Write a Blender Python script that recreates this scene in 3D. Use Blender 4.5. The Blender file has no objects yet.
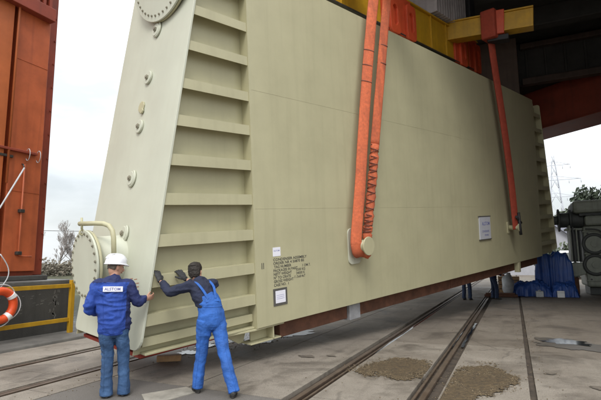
import bpy, bmesh, math, random
from mathutils import Vector, Matrix, noise as mnoise
random.seed(7)
S = bpy.context.scene
COL = S.collection
R = math.radians

# ------------------------------------------------------------------ camera, sky, sun, exposure
cam = bpy.data.objects.new('camera', bpy.data.cameras.new('camera'))
COL.objects.link(cam)
_r = Vector((0.906, 0.4235, -0.0101)); _u = Vector((0.0648, -0.1159, 0.9912)); _f = Vector((-0.4188, 0.8984, 0.1331))
_f.normalize(); _r = _f.cross(_u).normalized(); _u = _r.cross(_f)
m = Matrix((_r, _u, -_f)).transposed().to_4x4(); m.translation = (0, 0, 1.68)
cam.matrix_world = m
cam.data.sensor_width = 36; cam.data.lens = 27.107; cam.data.clip_end = 3000; cam.data.clip_start = .05
S.camera = cam

SUN_DIR = Vector((.22, -.62, .75)).normalized()          # towards the sun
SUN_EL = math.asin(SUN_DIR.z); SUN_ROT = math.atan2(SUN_DIR.x, SUN_DIR.y)
W = bpy.data.worlds.new('World'); S.world = W; W.use_nodes = True
nt = W.node_tree; nt.nodes.clear()
def wn(t, **k):
    n = nt.nodes.new(t)
    for a, b in k.items(): setattr(n, a, b)
    return n
out = wn('ShaderNodeOutputWorld'); mix = wn('ShaderNodeMixShader')
sky = wn('ShaderNodeTexSky', sky_type='NISHITA', sun_disc=False, sun_elevation=SUN_EL, sun_rotation=SUN_ROT, air_density=1.2, dust_density=2.5)
b1 = wn('ShaderNodeBackground'); b1.inputs[1].default_value = .065
b2 = wn('ShaderNodeBackground')
tc = wn('ShaderNodeTexCoord'); sep = wn('ShaderNodeSeparateXYZ')
nz = wn('ShaderNodeTexNoise'); nz.inputs['Scale'].default_value = 2.2; nz.inputs['Detail'].default_value = 6
mp = wn('ShaderNodeMapping'); mp.inputs['Scale'].default_value = (1, 1, 2.6)
cr = wn('ShaderNodeValToRGB'); cr.color_ramp.elements[0].position = .36; cr.color_ramp.elements[1].position = .60
cr.color_ramp.elements[0].color = (.55, .55, .55, 1); cr.color_ramp.elements[1].color = (1, 1, 1, 1)
mr = wn('ShaderNodeMapRange'); mr.inputs[1].default_value = 0; mr.inputs[2].default_value = .8; mr.inputs[3].default_value = .78; mr.inputs[4].default_value = 2.2
b2.inputs[0].default_value = (.94, .98, 1.0, 1)
mul = wn('ShaderNodeMath', operation='MULTIPLY')
L_ = nt.links.new
L_(tc.outputs['Generated'], mp.inputs[0]); L_(mp.outputs[0], nz.inputs['Vector']); L_(nz.outputs[0], cr.inputs[0])
L_(tc.outputs['Generated'], sep.inputs[0]); L_(sep.outputs['Z'], mr.inputs[0])
L_(mr.outputs[0], b2.inputs[1]); L_(sky.outputs[0], b1.inputs[0])
L_(cr.outputs[0], mul.inputs[0]); mul.inputs[1].default_value = .97
L_(mul.outputs[0], mix.inputs[0]); L_(b1.outputs[0], mix.inputs[1]); L_(b2.outputs[0], mix.inputs[2]); L_(mix.outputs[0], out.inputs[0])

sl = bpy.data.lights.new('sun', 'SUN'); sl.energy = 1.3; sl.angle = R(22); sl.color = (1, .97, .93)
so = bpy.data.objects.new('sun', sl); COL.objects.link(so)
so.rotation_euler = (-SUN_DIR).to_track_quat('-Z', 'Y').to_euler(); so.location = (0, -20, 40)
S.view_settings.view_transform = 'Standard'; S.view_settings.look = 'None'; S.view_settings.gamma = 1
S.view_settings.exposure = .36

# ------------------------------------------------------------------ materials
def mat(name, col, rough=.6, metal=0, var=.18, scale=3., streak=0., dirt=None, dirt_amt=0., bump=.15, bscale=60., spec=.5, coat=0., world=False, dirt_scale=1.6):
    m = bpy.data.materials.new(name); m.use_nodes = True
    t = m.node_tree; N = t.nodes; L = t.links.new; p = N['Principled BSDF']
    p.inputs['Roughness'].default_value = rough; p.inputs['Metallic'].default_value = metal
    p.inputs['Specular IOR Level'].default_value = spec; p.inputs['Coat Weight'].default_value = coat
    if world: src = N.new('ShaderNodeNewGeometry').outputs['Position']
    else: src = N.new('ShaderNodeTexCoord').outputs['Object']
    n1 = N.new('ShaderNodeTexNoise'); n1.inputs['Scale'].default_value = scale; n1.inputs['Detail'].default_value = 7; n1.inputs['Roughness'].default_value = .62
    L(src, n1.inputs['Vector'])
    r1 = N.new('ShaderNodeMapRange'); r1.inputs[1].default_value = .3; r1.inputs[2].default_value = .7
    r1.inputs[3].default_value = 1 - var; r1.inputs[4].default_value = 1 + var; L(n1.outputs[0], r1.inputs[0])
    mx = N.new('ShaderNodeMix'); mx.data_type = 'RGBA'; mx.blend_type = 'MULTIPLY'; mx.inputs[0].default_value = 1
    mx.inputs[6].default_value = (*col, 1); L(r1.outputs[0], mx.inputs[7]); c = mx.outputs[2]
    def over(fac, colr, base, amt):
        q = N.new('ShaderNodeMath'); q.operation = 'MULTIPLY'; q.inputs[1].default_value = amt; L(fac, q.inputs[0])
        z = N.new('ShaderNodeMix'); z.data_type = 'RGBA'; L(q.outputs[0], z.inputs[0]); L(base, z.inputs[6]); z.inputs[7].default_value = (*colr, 1)
        return z.outputs[2]
    def band(socket, lo, hi):
        q = N.new('ShaderNodeMapRange'); q.inputs[1].default_value = lo; q.inputs[2].default_value = hi; L(socket, q.inputs[0]); return q.outputs[0]
    dcol = dirt or tuple(x * .35 for x in col)
    if streak:
        mpp = N.new('ShaderNodeMapping'); mpp.inputs['Scale'].default_value = (5, 5, .22); L(src, mpp.inputs[0])
        n2 = N.new('ShaderNodeTexNoise'); n2.inputs['Scale'].default_value = 1.5; n2.inputs['Detail'].default_value = 5; L(mpp.outputs[0], n2.inputs['Vector'])
        c = over(band(n2.outputs[0], .5, .78), dcol, c, streak)
    if dirt_amt:
        n3 = N.new('ShaderNodeTexNoise'); n3.inputs['Scale'].default_value = dirt_scale; n3.inputs['Detail'].default_value = 8; n3.inputs['Roughness'].default_value = .7; L(src, n3.inputs['Vector'])
        c = over(band(n3.outputs[0], .5, .66), dcol, c, dirt_amt)
    L(c, p.inputs['Base Color'])
    rr = N.new('ShaderNodeMapRange'); rr.inputs[3].default_value = max(0, rough - .1); rr.inputs[4].default_value = min(1, rough + .12); L(n1.outputs[0], rr.inputs[0]); L(rr.outputs[0], p.inputs['Roughness'])
    if bump:
        nb = N.new('ShaderNodeTexNoise'); nb.inputs['Scale'].default_value = bscale; nb.inputs['Detail'].default_value = 4; L(src, nb.inputs['Vector'])
        bp = N.new('ShaderNodeBump'); bp.inputs['Strength'].default_value = bump; bp.inputs['Distance'].default_value = .01 if bscale > 5 else .05; L(nb.outputs[0], bp.inputs['Height']); L(bp.outputs[0], p.inputs['Normal'])
    return m

def ground_mat(name, col, light, dark, stain=.7, crack=.6):
    m = bpy.data.materials.new(name); m.use_nodes = True
    t = m.node_tree; N = t.nodes; L = t.links.new; p = N['Principled BSDF']
    src = N.new('ShaderNodeNewGeometry').outputs['Position']
    def nse(sc, det=8, rg=.65, vec=src, dis=0):
        n = N.new('ShaderNodeTexNoise'); n.inputs['Scale'].default_value = sc; n.inputs['Detail'].default_value = det
        n.inputs['Roughness'].default_value = rg; n.inputs['Distortion'].default_value = dis; L(vec, n.inputs['Vector']); return n.outputs[0]
    def band(s, lo, hi, a=0, b=1):
        q = N.new('ShaderNodeMapRange'); q.inputs[1].default_value = lo; q.inputs[2].default_value = hi; q.inputs[3].default_value = a; q.inputs[4].default_value = b; L(s, q.inputs[0]); return q.outputs[0]
    def mixc(f, a, b):
        z = N.new('ShaderNodeMix'); z.data_type = 'RGBA'; L(f, z.inputs[0])
        for s, i in ((a, 6), (b, 7)):
            if isinstance(s, tuple): z.inputs[i].default_value = (*s, 1)
            else: L(s, z.inputs[i])
        return z.outputs[2]
    def mul(a, k):
        q = N.new('ShaderNodeMath'); q.operation = 'MULTIPLY'; L(a, q.inputs[0])
        if isinstance(k, (int, float)): q.inputs[1].default_value = k
        else: L(k, q.inputs[1])
        return q.outputs[0]
    c = mixc(band(nse(.55), .38, .66), col, light)
    c = mixc(mul(band(nse(.9, dis=.6), .5, .68), stain), c, dark)
    c = mixc(mul(band(nse(5.5, 6, .7), .54, .72), .45 * stain), c, dark)
    mpv = N.new('ShaderNodeMapping'); mpv.inputs['Scale'].default_value = (3.2, .22, 1); L(src, mpv.inputs[0])
    c = mixc(mul(band(nse(1.4, 5, .6, mpv.outputs[0]), .54, .74), .4 * stain), c, dark)           # tyre and drag marks along the rails
    c = mixc(mul(band(nse(26, 6, .75), .56, .70), .55 * stain), c, dark)
    c = mixc(mul(band(nse(11, 7, .8, dis=1.2), .58, .68), .40), c, light)
    fine = nse(70, 5, .75)
    g = N.new('ShaderNodeMix'); g.data_type = 'RGBA'; g.blend_type = 'MULTIPLY'; g.inputs[0].default_value = 1; L(c, g.inputs[6]); L(band(fine, .25, .75, .58, 1.42), g.inputs[7]); c = g.outputs[2]
    vo = N.new('ShaderNodeTexVoronoi'); vo.feature = 'DISTANCE_TO_EDGE'; vo.inputs['Scale'].default_value = .42
    wv = N.new('ShaderNodeMix'); wv.data_type = 'RGBA'; wv.inputs[0].default_value = .25; L(src, wv.inputs[6])
    nn = N.new('ShaderNodeTexNoise'); nn.inputs['Scale'].default_value = 1.8; nn.inputs['Detail'].default_value = 8; L(src, nn.inputs['Vector']); L(nn.outputs['Color'], wv.inputs[7]); L(wv.outputs[2], vo.inputs['Vector'])
    ck = band(vo.outputs['Distance'], .002, .009, 1, 0)
    ck = mul(ck, band(nse(.7, 3), .48, .56))
    c = mixc(mul(ck, crack * .6), c, tuple(x * .45 for x in dark))
    L(c, p.inputs['Base Color'])
    L(band(nse(.9, dis=.6), .45, .68, .82, .5), p.inputs['Roughness']); p.inputs['Specular IOR Level'].default_value = .35
    bp = N.new('ShaderNodeBump'); bp.inputs['Strength'].default_value = .6; bp.inputs['Distance'].default_value = .014; L(fine, bp.inputs['Height']); L(bp.outputs[0], p.inputs['Normal'])
    return m

M = {}
M['beige'] = mat('beige_paint', (.462, .432, .275), .40, var=.06, scale=1.1, streak=.22, dirt=(.30, .275, .17), dirt_amt=.16, bump=.10, bscale=2.2, dirt_scale=.8)
M['beige_lit'] = mat('beige_paint_lit', (.525, .532, .43), .45, var=.05, scale=1.1, streak=.12, dirt=(.40, .37, .27), bump=.04)  # same beige paint, lightened in colour for the sky-lit end flange
M['red'] = mat('crane_red', (.46, .105, .036), .5, var=.22, scale=1.3, streak=.42, dirt=(.15, .035, .02), dirt_amt=.2, bump=.1)
M['red_dark'] = mat('crane_red_dark', (.26, .045, .022), .55, var=.2, scale=1.2, streak=.4, dirt=(.09, .025, .015), dirt_amt=.3)
M['orange_old'] = mat('orange_weathered', (.45, .115, .032), .5, var=.2, scale=1.2, streak=.4, dirt=(.2, .05, .02))
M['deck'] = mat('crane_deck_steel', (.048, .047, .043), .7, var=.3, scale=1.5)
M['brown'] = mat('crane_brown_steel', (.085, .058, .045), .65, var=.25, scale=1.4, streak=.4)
M['black'] = mat('black_rubber', (.02, .02, .022), .6, var=.2)
M['darksteel'] = mat('dark_steel', (.07, .065, .06), .5, .5, var=.3, scale=8)
M['grey'] = mat('grey_steel', (.36, .33, .33), .6, .0, var=.15, scale=4, streak=.3)
M['yellow'] = mat('safety_yellow', (.52, .29, .015), .45, var=.15, scale=3, streak=.35, dirt=(.2, .12, .02), dirt_amt=.25)
M['lug_red'] = mat('lug_red', (.58, .08, .028), .45, var=.15, scale=3, dirt_amt=.2)
M['sling'] = mat('sling_orange', (.62, .145, .06), .85, var=.20, scale=18, streak=.7, dirt=(.26, .07, .04), dirt_amt=.55, bump=.7, bscale=160, dirt_scale=2.2)
M['sling_red'] = mat('sling_red', (.36, .055, .028), .75, var=.16, scale=9, dirt_amt=.3, bump=.5, bscale=140, dirt_scale=3)
M['cord'] = mat('lashing_cord', (.17, .055, .035), .8)
M['cord_light'] = mat('light_cord', (.55, .56, .58), .7)
M['rust'] = mat('rusty_primer', (.12, .05, .028), .75, var=.35, scale=5, dirt_amt=.4)
M['rustred'] = mat('red_primer_edge', (.28, .035, .02), .7, var=.3, scale=5)
M['wood'] = mat('raw_timber', (.36, .22, .11), .75, var=.25, scale=9, bump=.3)
M['wall'] = mat('quay_concrete', (.072, .07, .066), .85, var=.35, scale=1.6, streak=.5, dirt=(.03, .03, .028), dirt_amt=.5, bump=.6, bscale=40)
M['ledge'] = mat('ledge_concrete', (.115, .107, .096), .85, var=.3, scale=2.5, dirt=(.07, .065, .06), dirt_amt=.5, bump=.5, bscale=50)
M['scuff'] = mat('chalky_scuffs', (.15, .148, .14), .9, var=.3, scale=6)
M['buoy'] = mat('buoy_orange', (.75, .09, .02), .45, var=.1, scale=6, dirt_amt=.15)
M['white'] = mat('white_paint', (.8, .8, .8), .45, var=.05)
M['paper'] = mat('white_paper', (.80, .79, .86), .7, var=.04, scale=6, bump=.02)
M['paper_grey'] = mat('grey_white_board', (.50, .51, .55), .6, var=.05, scale=5)
M['frame'] = mat('dark_document_frame', (.10, .095, .085), .5)
M['ink'] = mat('stencil_ink', (.06, .058, .05), .8, var=.3, scale=40)
M['blueink'] = mat('blue_ink', (.16, .17, .4), .8)
M['rubber_red'] = mat('scribble_red', (.36, .16, .10), .8)
M['rail'] = mat('rail_steel', (.13, .095, .07), .5, .45, var=.3, scale=6, dirt=(.08, .04, .02), dirt_amt=.5)
M['dirt'] = mat('groove_dirt', (.06, .045, .033), .95, var=.4, scale=6, bump=.8, bscale=50)
M['pebble'] = mat('pebbles', (.15, .112, .066), .9, var=.35, scale=18)
M['dirt_light'] = mat('spilled_sand', (.088, .060, .030), .95, var=.55, scale=26, bump=1., bscale=110, world=True, dirt=(.03, .024, .018), dirt_amt=.55, dirt_scale=9)
M['water'] = mat('water', (.012, .014, .015), .09, var=.1, scale=1, bump=.04, bscale=9, spec=.6)
M['river'] = mat('river_water', (.03, .04, .045), .08, var=.1, scale=.3, bump=.25, bscale=2.5)
M['wet'] = mat('wet_concrete', (.088, .074, .058), .38, var=.3, scale=5, bump=.2, bscale=80, world=True)
M['concrete'] = ground_mat('yard_concrete', (.205, .175, .142), (.30, .265, .222), (.085, .070, .055), .95)
M['concrete_shaded'] = ground_mat('shaded_yard_concrete', (.172, .144, .115), (.225, .195, .16), (.078, .063, .05), .85)  # darker copy of the yard concrete, canopy shade put into the colour
M['asphalt'] = ground_mat('old_asphalt', (.135, .122, .108), (.165, .15, .135), (.08, .072, .064), .5, .35)
M['yard'] = ground_mat('yard_base', (.13, .12, .11), (.17, .16, .15), (.07, .065, .06))
M['far_ground'] = ground_mat('far_yard', (.24, .24, .245), (.3, .3, .3), (.15, .15, .15), .4, .2)
M['bank'] = mat('river_bank', (.075, .075, .045), .95, var=.4, scale=.5)
M['tarp'] = mat('blue_tarp', (.022, .075, .30), .42, var=.2, scale=4, bump=.35, bscale=9, dirt=(.01, .03, .12), dirt_amt=.3)
M['machine'] = mat('grey_green_paint', (.31, .33, .27), .5, var=.16, scale=2, streak=.4, dirt_amt=.25)
M['machine_dark'] = mat('machine_dark', (.075, .08, .075), .55, var=.2)
M['bark'] = mat('bark', (.16, .135, .115), .9, var=.3, scale=4)
M['twig'] = mat('bare_twigs', (.36, .325, .30), .9, var=.2, scale=1)
M['leaf'] = mat('leaf_dark', (.05, .066, .04), .6, var=.45, scale=1.4, bump=0)
M['leaf2'] = mat('leaf_olive', (.075, .092, .05), .6, var=.45, scale=1.2, bump=0)
M['bush'] = mat('winter_bush', (.19, .165, .125), .9, var=.4, scale=1.2, bump=0)
M['house'] = mat('pale_render', (.4, .4, .43), .8, var=.08)
M['roof'] = mat('lavender_grey_roof', (.30, .31, .37), .5, var=.08)
M['pylon'] = mat('galvanised_steel_paled', (.55, .56, .6), .5, .2, var=.05)  # steel colour paled to stand in for overexposure
M['skin'] = mat('skin', (.50, .27, .185), .5, var=.08, scale=30, bump=.05)
M['hair'] = mat('dark_hair', (.022, .016, .012), .6, var=.4, scale=60, bump=.6, bscale=180)
M['hair_grey'] = mat('brown_grey_hair', (.11, .085, .065), .65, var=.4, scale=60, bump=.6, bscale=180)
M['jacket'] = mat('royal_blue_jacket', (.016, .055, .29), .78, var=.22, scale=5, bump=.85, bscale=34)
M['navy_and_shade'] = mat('navy_jacket_and_shade', (.010, .018, .085), .75, var=.2, scale=6, bump=.85, bscale=34)  # navy of the far jackets, also painted shade on the near one
M['jeans'] = mat('washed_jeans', (.032, .078, .175), .85, var=.30, scale=4, dirt=(.09, .16, .28), dirt_amt=.45, bump=.85, bscale=34, dirt_scale=4)
M['overall'] = mat('bright_blue_overalls', (.024, .105, .38), .82, var=.22, scale=5, dirt=(.05, .10, .25), dirt_amt=.4, bump=.85, bscale=34)
M['navy'] = mat('navy_shirt', (.014, .018, .042), .85, var=.3, scale=6, bump=.85, bscale=34)
M['shoe'] = mat('brown_leather', (.075, .045, .032), .5, var=.3, scale=12)
M['shoe_grey'] = mat('grey_work_shoe', (.055, .055, .055), .55, var=.3, scale=12)
M['sole'] = mat('shoe_sole', (.025, .022, .02), .7)
M['glove'] = mat('dark_work_glove', (.035, .035, .037), .8, var=.4, scale=25, bump=.6, bscale=150)
M['helmet'] = mat('white_helmet', (.82, .82, .86), .28, var=.03, coat=.3, bump=0)
M['eye'] = mat('eye', (.05, .04, .035), .2)
M['plastic'] = mat('translucent_plastic', (.45, .47, .48), .35, var=.2, scale=6)
M['darkcloth'] = mat('dark_trousers', (.03, .048, .10), .85, var=.2)

# ------------------------------------------------------------------ mesh helpers
def spline2(pts, n=6):
    P = [Vector(p) for p in pts]; o = []
    for i in range(len(P) - 1):
        p0, p1, p2, p3 = P[max(i - 1, 0)], P[i], P[i + 1], P[min(i + 2, len(P) - 1)]
        for k in range(n):
            t = k / n; o.append(.5 * ((2 * p1) + (p2 - p0) * t + (2 * p0 - 5 * p1 + 4 * p2 - p3) * t * t + (3 * p1 - p0 - 3 * p2 + p3) * t ** 3))
    o.append(P[-1]); return o
class MB:
    def __init__(s): s.v = []; s.f = []; s.sm = []
    def add(s, vs, fs, smooth=False):
        k = len(s.v); s.v += [tuple(x) for x in vs]; s.f += [tuple(i + k for i in f) for f in fs]; s.sm += [smooth] * len(fs); return s
    def box(s, a, b, M_=None):
        x0, y0, z0 = a; x1, y1, z1 = b
        vs = [Vector(p) for p in ((x0, y0, z0), (x1, y0, z0), (x1, y1, z0), (x0, y1, z0), (x0, y0, z1), (x1, y0, z1), (x1, y1, z1), (x0, y1, z1))]
        if M_: vs = [M_ @ p for p in vs]
        return s.add(vs, [(0, 3, 2, 1), (4, 5, 6, 7), (0, 1, 5, 4), (1, 2, 6, 5), (2, 3, 7, 6), (3, 0, 4, 7)])
    def prism(s, poly, vec):                       # poly: list of 3-D points (planar), extruded by vec
        n = len(poly); vec = Vector(vec); a = [Vector(p) for p in poly]; b = [p + vec for p in a]
        fs = [tuple(range(n))[::-1], tuple(range(n, 2 * n))] + [(i, (i + 1) % n, n + (i + 1) % n, n + i) for i in range(n)]
        return s.add(a + b, fs)
    def tube(s, pts, r, n=10, cap=True, smooth=True, flat=None, side=None):   # flat=(a,b): elliptical / strap section, side = width direction
        pts = [Vector(p) for p in pts]; K = len(pts)
        rs = r if isinstance(r, (list, tuple)) else [r] * K
        vs = []; ref = None
        for i, p in enumerate(pts):
            t = (pts[min(i + 1, K - 1)] - pts[max(i - 1, 0)]).normalized()
            if side is not None: a = Vector(side); a = (a - t * a.dot(t)).normalized()
            else:
                if ref is None: ref = Vector((0, 0, 1)) if abs(t.z) < .9 else Vector((1, 0, 0))
                a = (ref - t * ref.dot(t)).normalized(); ref = a
            b = t.cross(a)
            for k in range(n):
                w = 2 * math.pi * k / n; fa, fb = (flat if flat else (1, 1))
                vs.append(p + a * math.cos(w) * rs[i] * fa + b * math.sin(w) * rs[i] * fb)
        fs = [(i * n + k, i * n + (k + 1) % n, (i + 1) * n + (k + 1) % n, (i + 1) * n + k) for i in range(K - 1) for k in range(n)]
        s.add(vs, fs, smooth)
        if cap:
            k0 = len(s.v) - len(vs); s.f += [tuple(k0 + k for k in range(n))[::-1], tuple(k0 + (K - 1) * n + k for k in range(n))]; s.sm += [False, False]
        return s
    def strap(s, pts, w, th, side):                # rectangular section
        pts = [Vector(p) for p in pts]; K = len(pts); vs = []
        for i, p in enumerate(pts):
            t = (pts[min(i + 1, K - 1)] - pts[max(i - 1, 0)]).normalized(); a = Vector(side); a = (a - t * a.dot(t)).normalized(); b = t.cross(a)
            ww = w[i] if isinstance(w, (list, tuple)) else w
            for x, y in ((-1, -.6), (-.8, -1), (.8, -1), (1, -.6), (1, .6), (.8, 1), (-.8, 1), (-1, .6)): vs.append(p + a * x * ww / 2 + b * y * th / 2)
        n = 8
        fs = [(i * n + k, i * n + (k + 1) % n, (i + 1) * n + (k + 1) % n, (i + 1) * n + k) for i in range(K - 1) for k in range(n)]
        fs += [tuple(range(n))[::-1], tuple((K - 1) * n + k for k in range(n))]
        return s.add(vs, fs)
    def cyl(s, a, b, r, n=24, r2=None): return s.tube([a, b], [r, r if r2 is None else r2], n)
    def torus(s, c, axis, Rr, r, n=40, k=12):
        c = Vector(c); ax = Vector(axis).normalized(); a = ax.orthogonal().normalized(); b = ax.cross(a); vs = []
        for i in range(n):
            w = 2 * math.pi * i / n; d = a * math.cos(w) + b * math.sin(w)
            for j in range(k):
                q = 2 * math.pi * j / k; vs.append(c + d * (Rr + r * math.cos(q)) + ax * r * math.sin(q))
        fs = [(i * k + j, ((i + 1) % n) * k + j, ((i + 1) % n) * k + (j + 1) % k, i * k + (j + 1) % k) for i in range(n) for j in range(k)]
        return s.add(vs, fs, True)
    def ball(s, c, r, n=10, m_=7, sc=(1, 1, 1)):
        c = Vector(c); vs = [c + Vector((0, 0, r * sc[2]))]
        for i in range(1, m_):
            a = math.pi * i / m_
            for k in range(n):
                w = 2 * math.pi * k / n; vs.append(c + Vector((math.sin(a) * math.cos(w) * r * sc[0], math.sin(a) * math.sin(w) * r * sc[1], math.cos(a) * r * sc[2])))
        vs.append(c - Vector((0, 0, r * sc[2])))
        fs = [(0, 1 + k, 1 + (k + 1) % n) for k in range(n)]
        for i in range(m_ - 2): fs += [(1 + i * n + k, 1 + (i + 1) * n + k, 1 + (i + 1) * n + (k + 1) % n, 1 + i * n + (k + 1) % n) for k in range(n)]
        e = len(vs) - 1; fs += [(e, 1 + (m_ - 2) * n + (k + 1) % n, 1 + (m_ - 2) * n + k) for k in range(n)]
        return s.add(vs, fs, True)
    def mesh(s, name, material, bevel=0, seg=2, off=None):
        me = bpy.data.meshes.new(name); vs = s.v
        if off is not None: vs = [(v[0] - off[0], v[1] - off[1], v[2] - off[2]) for v in vs]
        me.from_pydata(vs, [], s.f); me.update()
        me.polygons.foreach_set('use_smooth', s.sm)
        bm = bmesh.new(); bm.from_mesh(me); bmesh.ops.recalc_face_normals(bm, faces=bm.faces)
        if bevel:
            es = [e for e in bm.edges if len(e.link_faces) == 2 and e.calc_face_angle() > .6]
            bmesh.ops.bevel(bm, geom=es, offset=bevel, segments=seg, profile=.5, affect='EDGES', clamp_overlap=True)
        bm.to_mesh(me); bm.free()
        if material: me.materials.append(material)
        return me
    def obj(s, name, material, parent=None, bevel=0, off=None, seg=2):
        o = bpy.data.objects.new(name, s.mesh(name, material, bevel, seg, off)); COL.objects.link(o)
        if parent: o.parent = parent
        elif off is not None: o.location = off
        return o
def copy_obj(o, parent, loc=None, rot=None):
    c = o.copy(); COL.objects.link(c); c.parent = parent
    if loc is not None: c.location = loc
    if rot is not None: c.rotation_euler = rot
    return c
def tag(o, label=None, cat=None, group=None, kind=None):
    if label: o['label'] = label
    if cat: o['category'] = cat
    if group: o['group'] = group
    if kind: o['kind'] = kind
    return o
def empty(name, loc, label=None, cat=None, group=None, rot=None):
    o = bpy.data.objects.new(name, None); COL.objects.link(o); o.empty_display_size = .2; o.location = loc
    if rot is not None: o.rotation_euler = rot
    return tag(o, label, cat, group)
def sheet(poly, z, name, material, parent=None):
    return MB().add([(x, y, z) for x, y in poly], [tuple(range(len(poly)))]).obj(name, material, parent)
def txt(body, size, l, d, h, material, parent, name, sx=1, bold=.012, mat4=None):
    cu = bpy.data.curves.new(name, 'FONT'); cu.body = body; cu.size = size; cu.offset = bold * size; cu.resolution_u = 2
    t = bpy.data.objects.new(name + '_tmp', cu); COL.objects.link(t); bpy.context.view_layer.update()
    me = bpy.data.meshes.new_from_object(t.evaluated_get(bpy.context.evaluated_depsgraph_get()))
    bpy.data.objects.remove(t); bpy.data.curves.remove(cu)
    if mat4 is None: mat4 = Matrix(((sx, 0, 0, l), (0, 0, 1, d), (0, 1, 0, h), (0, 0, 0, 1)))
    for v in me.vertices: v.co = mat4 @ v.co
    me.materials.clear(); me.materials.append(material); me.name = name
    o = bpy.data.objects.new(name, me); COL.objects.link(o); o.parent = parent
    return o
def fuse(name, mb, voxel, material, parent, smooth=4, folds=None, off=None):
    """join overlapping closed shapes into ONE continuous skin"""
    me = bpy.data.meshes.new(name); me.from_pydata([(v[0], v[1], v[2]) for v in mb.v], [], mb.f)
    bm = bmesh.new(); bm.from_mesh(me); bmesh.ops.recalc_face_normals(bm, faces=bm.faces); bm.to_mesh(me); bm.free()
    o = bpy.data.objects.new(name, me); COL.objects.link(o)
    r = o.modifiers.new('r', 'REMESH'); r.mode = 'VOXEL'; r.voxel_size = voxel
    if smooth: q = o.modifiers.new('s', 'SMOOTH'); q.factor = .5; q.iterations = smooth
    bpy.context.view_layer.update()
    me2 = bpy.data.meshes.new_from_object(o.evaluated_get(bpy.context.evaluated_depsgraph_get()))
    o.modifiers.clear(); o.data = me2; me2.name = name; bpy.data.meshes.remove(me)
    if folds:
        ns = [v.normal.copy() for v in me2.vertices]
        for v, n_ in zip(me2.vertices, ns): v.co += n_ * folds(v.co)
    for p in me2.polygons: p.use_smooth = True
    me2.materials.clear(); me2.materials.append(material); o.parent = parent
    return o

# ------------------------------------------------------------------ ground, rails, water (Y runs along the rails)
ground = MB().add([(-11.4, -60, -.09), (700, -60, -.09), (700, 900, -.09), (-11.4, 900, -.09)], [(0, 1, 2, 3)]).obj('ground', M['yard'])
tag(ground, kind='structure')
def strip(x0, x1, ys, material, name='concrete_slab', z=0., skip=()):
    for i in range(len(ys) - 1):
        if i in skip: continue
        j = .006; dz = random.uniform(-.003, .002)
        if material is M['concrete'] and ys[i] > 8.3 and x0 > -4: mtl = M['concrete_shaded']  # slabs under the canopy take the copy with shade in its colour
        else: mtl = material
        b = MB(); a0, a1 = ys[i] + j, ys[i + 1] - j
        pts = [(x0, a0), (x1, a0), (x1, a1), (x0, a1)]
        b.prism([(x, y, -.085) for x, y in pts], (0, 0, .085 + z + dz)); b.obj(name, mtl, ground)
far = [26, 32, 38, 46, 56, 70, 90]
strip(-11.4, -9.9, [-8, 8.2, 20], M['ledge'])
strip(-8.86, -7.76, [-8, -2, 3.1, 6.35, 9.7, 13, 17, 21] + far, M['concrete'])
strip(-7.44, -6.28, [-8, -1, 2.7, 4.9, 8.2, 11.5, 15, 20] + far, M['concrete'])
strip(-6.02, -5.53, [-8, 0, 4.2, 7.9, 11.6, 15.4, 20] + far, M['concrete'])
strip(-5.50, -2.70, [-8, -2, 5.16], M['asphalt'], 'asphalt_slab', .003)
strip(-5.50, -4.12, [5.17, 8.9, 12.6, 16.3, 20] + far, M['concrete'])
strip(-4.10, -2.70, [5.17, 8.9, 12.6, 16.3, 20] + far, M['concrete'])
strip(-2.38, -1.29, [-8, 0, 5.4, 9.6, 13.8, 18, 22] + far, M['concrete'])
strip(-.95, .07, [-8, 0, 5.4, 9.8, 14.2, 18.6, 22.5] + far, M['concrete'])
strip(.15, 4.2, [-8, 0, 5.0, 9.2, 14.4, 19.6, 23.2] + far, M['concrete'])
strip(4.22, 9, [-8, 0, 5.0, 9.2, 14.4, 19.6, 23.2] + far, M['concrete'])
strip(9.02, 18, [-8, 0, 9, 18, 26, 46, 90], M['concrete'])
strip(-9.9, 18, [90, 200], M['far_ground'])
slab = MB().prism([(-4.42, 4.62, 0), (-4.02, 4.30, 0), (-3.82, 5.02, 0), (-4.12, 5.12, 0)], (0, 0, .010)).obj('concrete_patch', mat('pale_patch', (.30, .275, .23), .85, var=.2, scale=5, dirt_amt=.4, world=True), ground)
# paint / dirt strip in the long joint
MB().add([(.07 + .012 * math.sin(y * 3.1), y, -.03) for y in range(-8, 24)] + [(.15 + .012 * math.sin(y * 2.3), y, -.03) for y in range(-8, 24)], [(i, i + 1, 33 + i, 32 + i) for i in range(31)]).obj('joint_filler', M['dirt'], ground)

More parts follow.
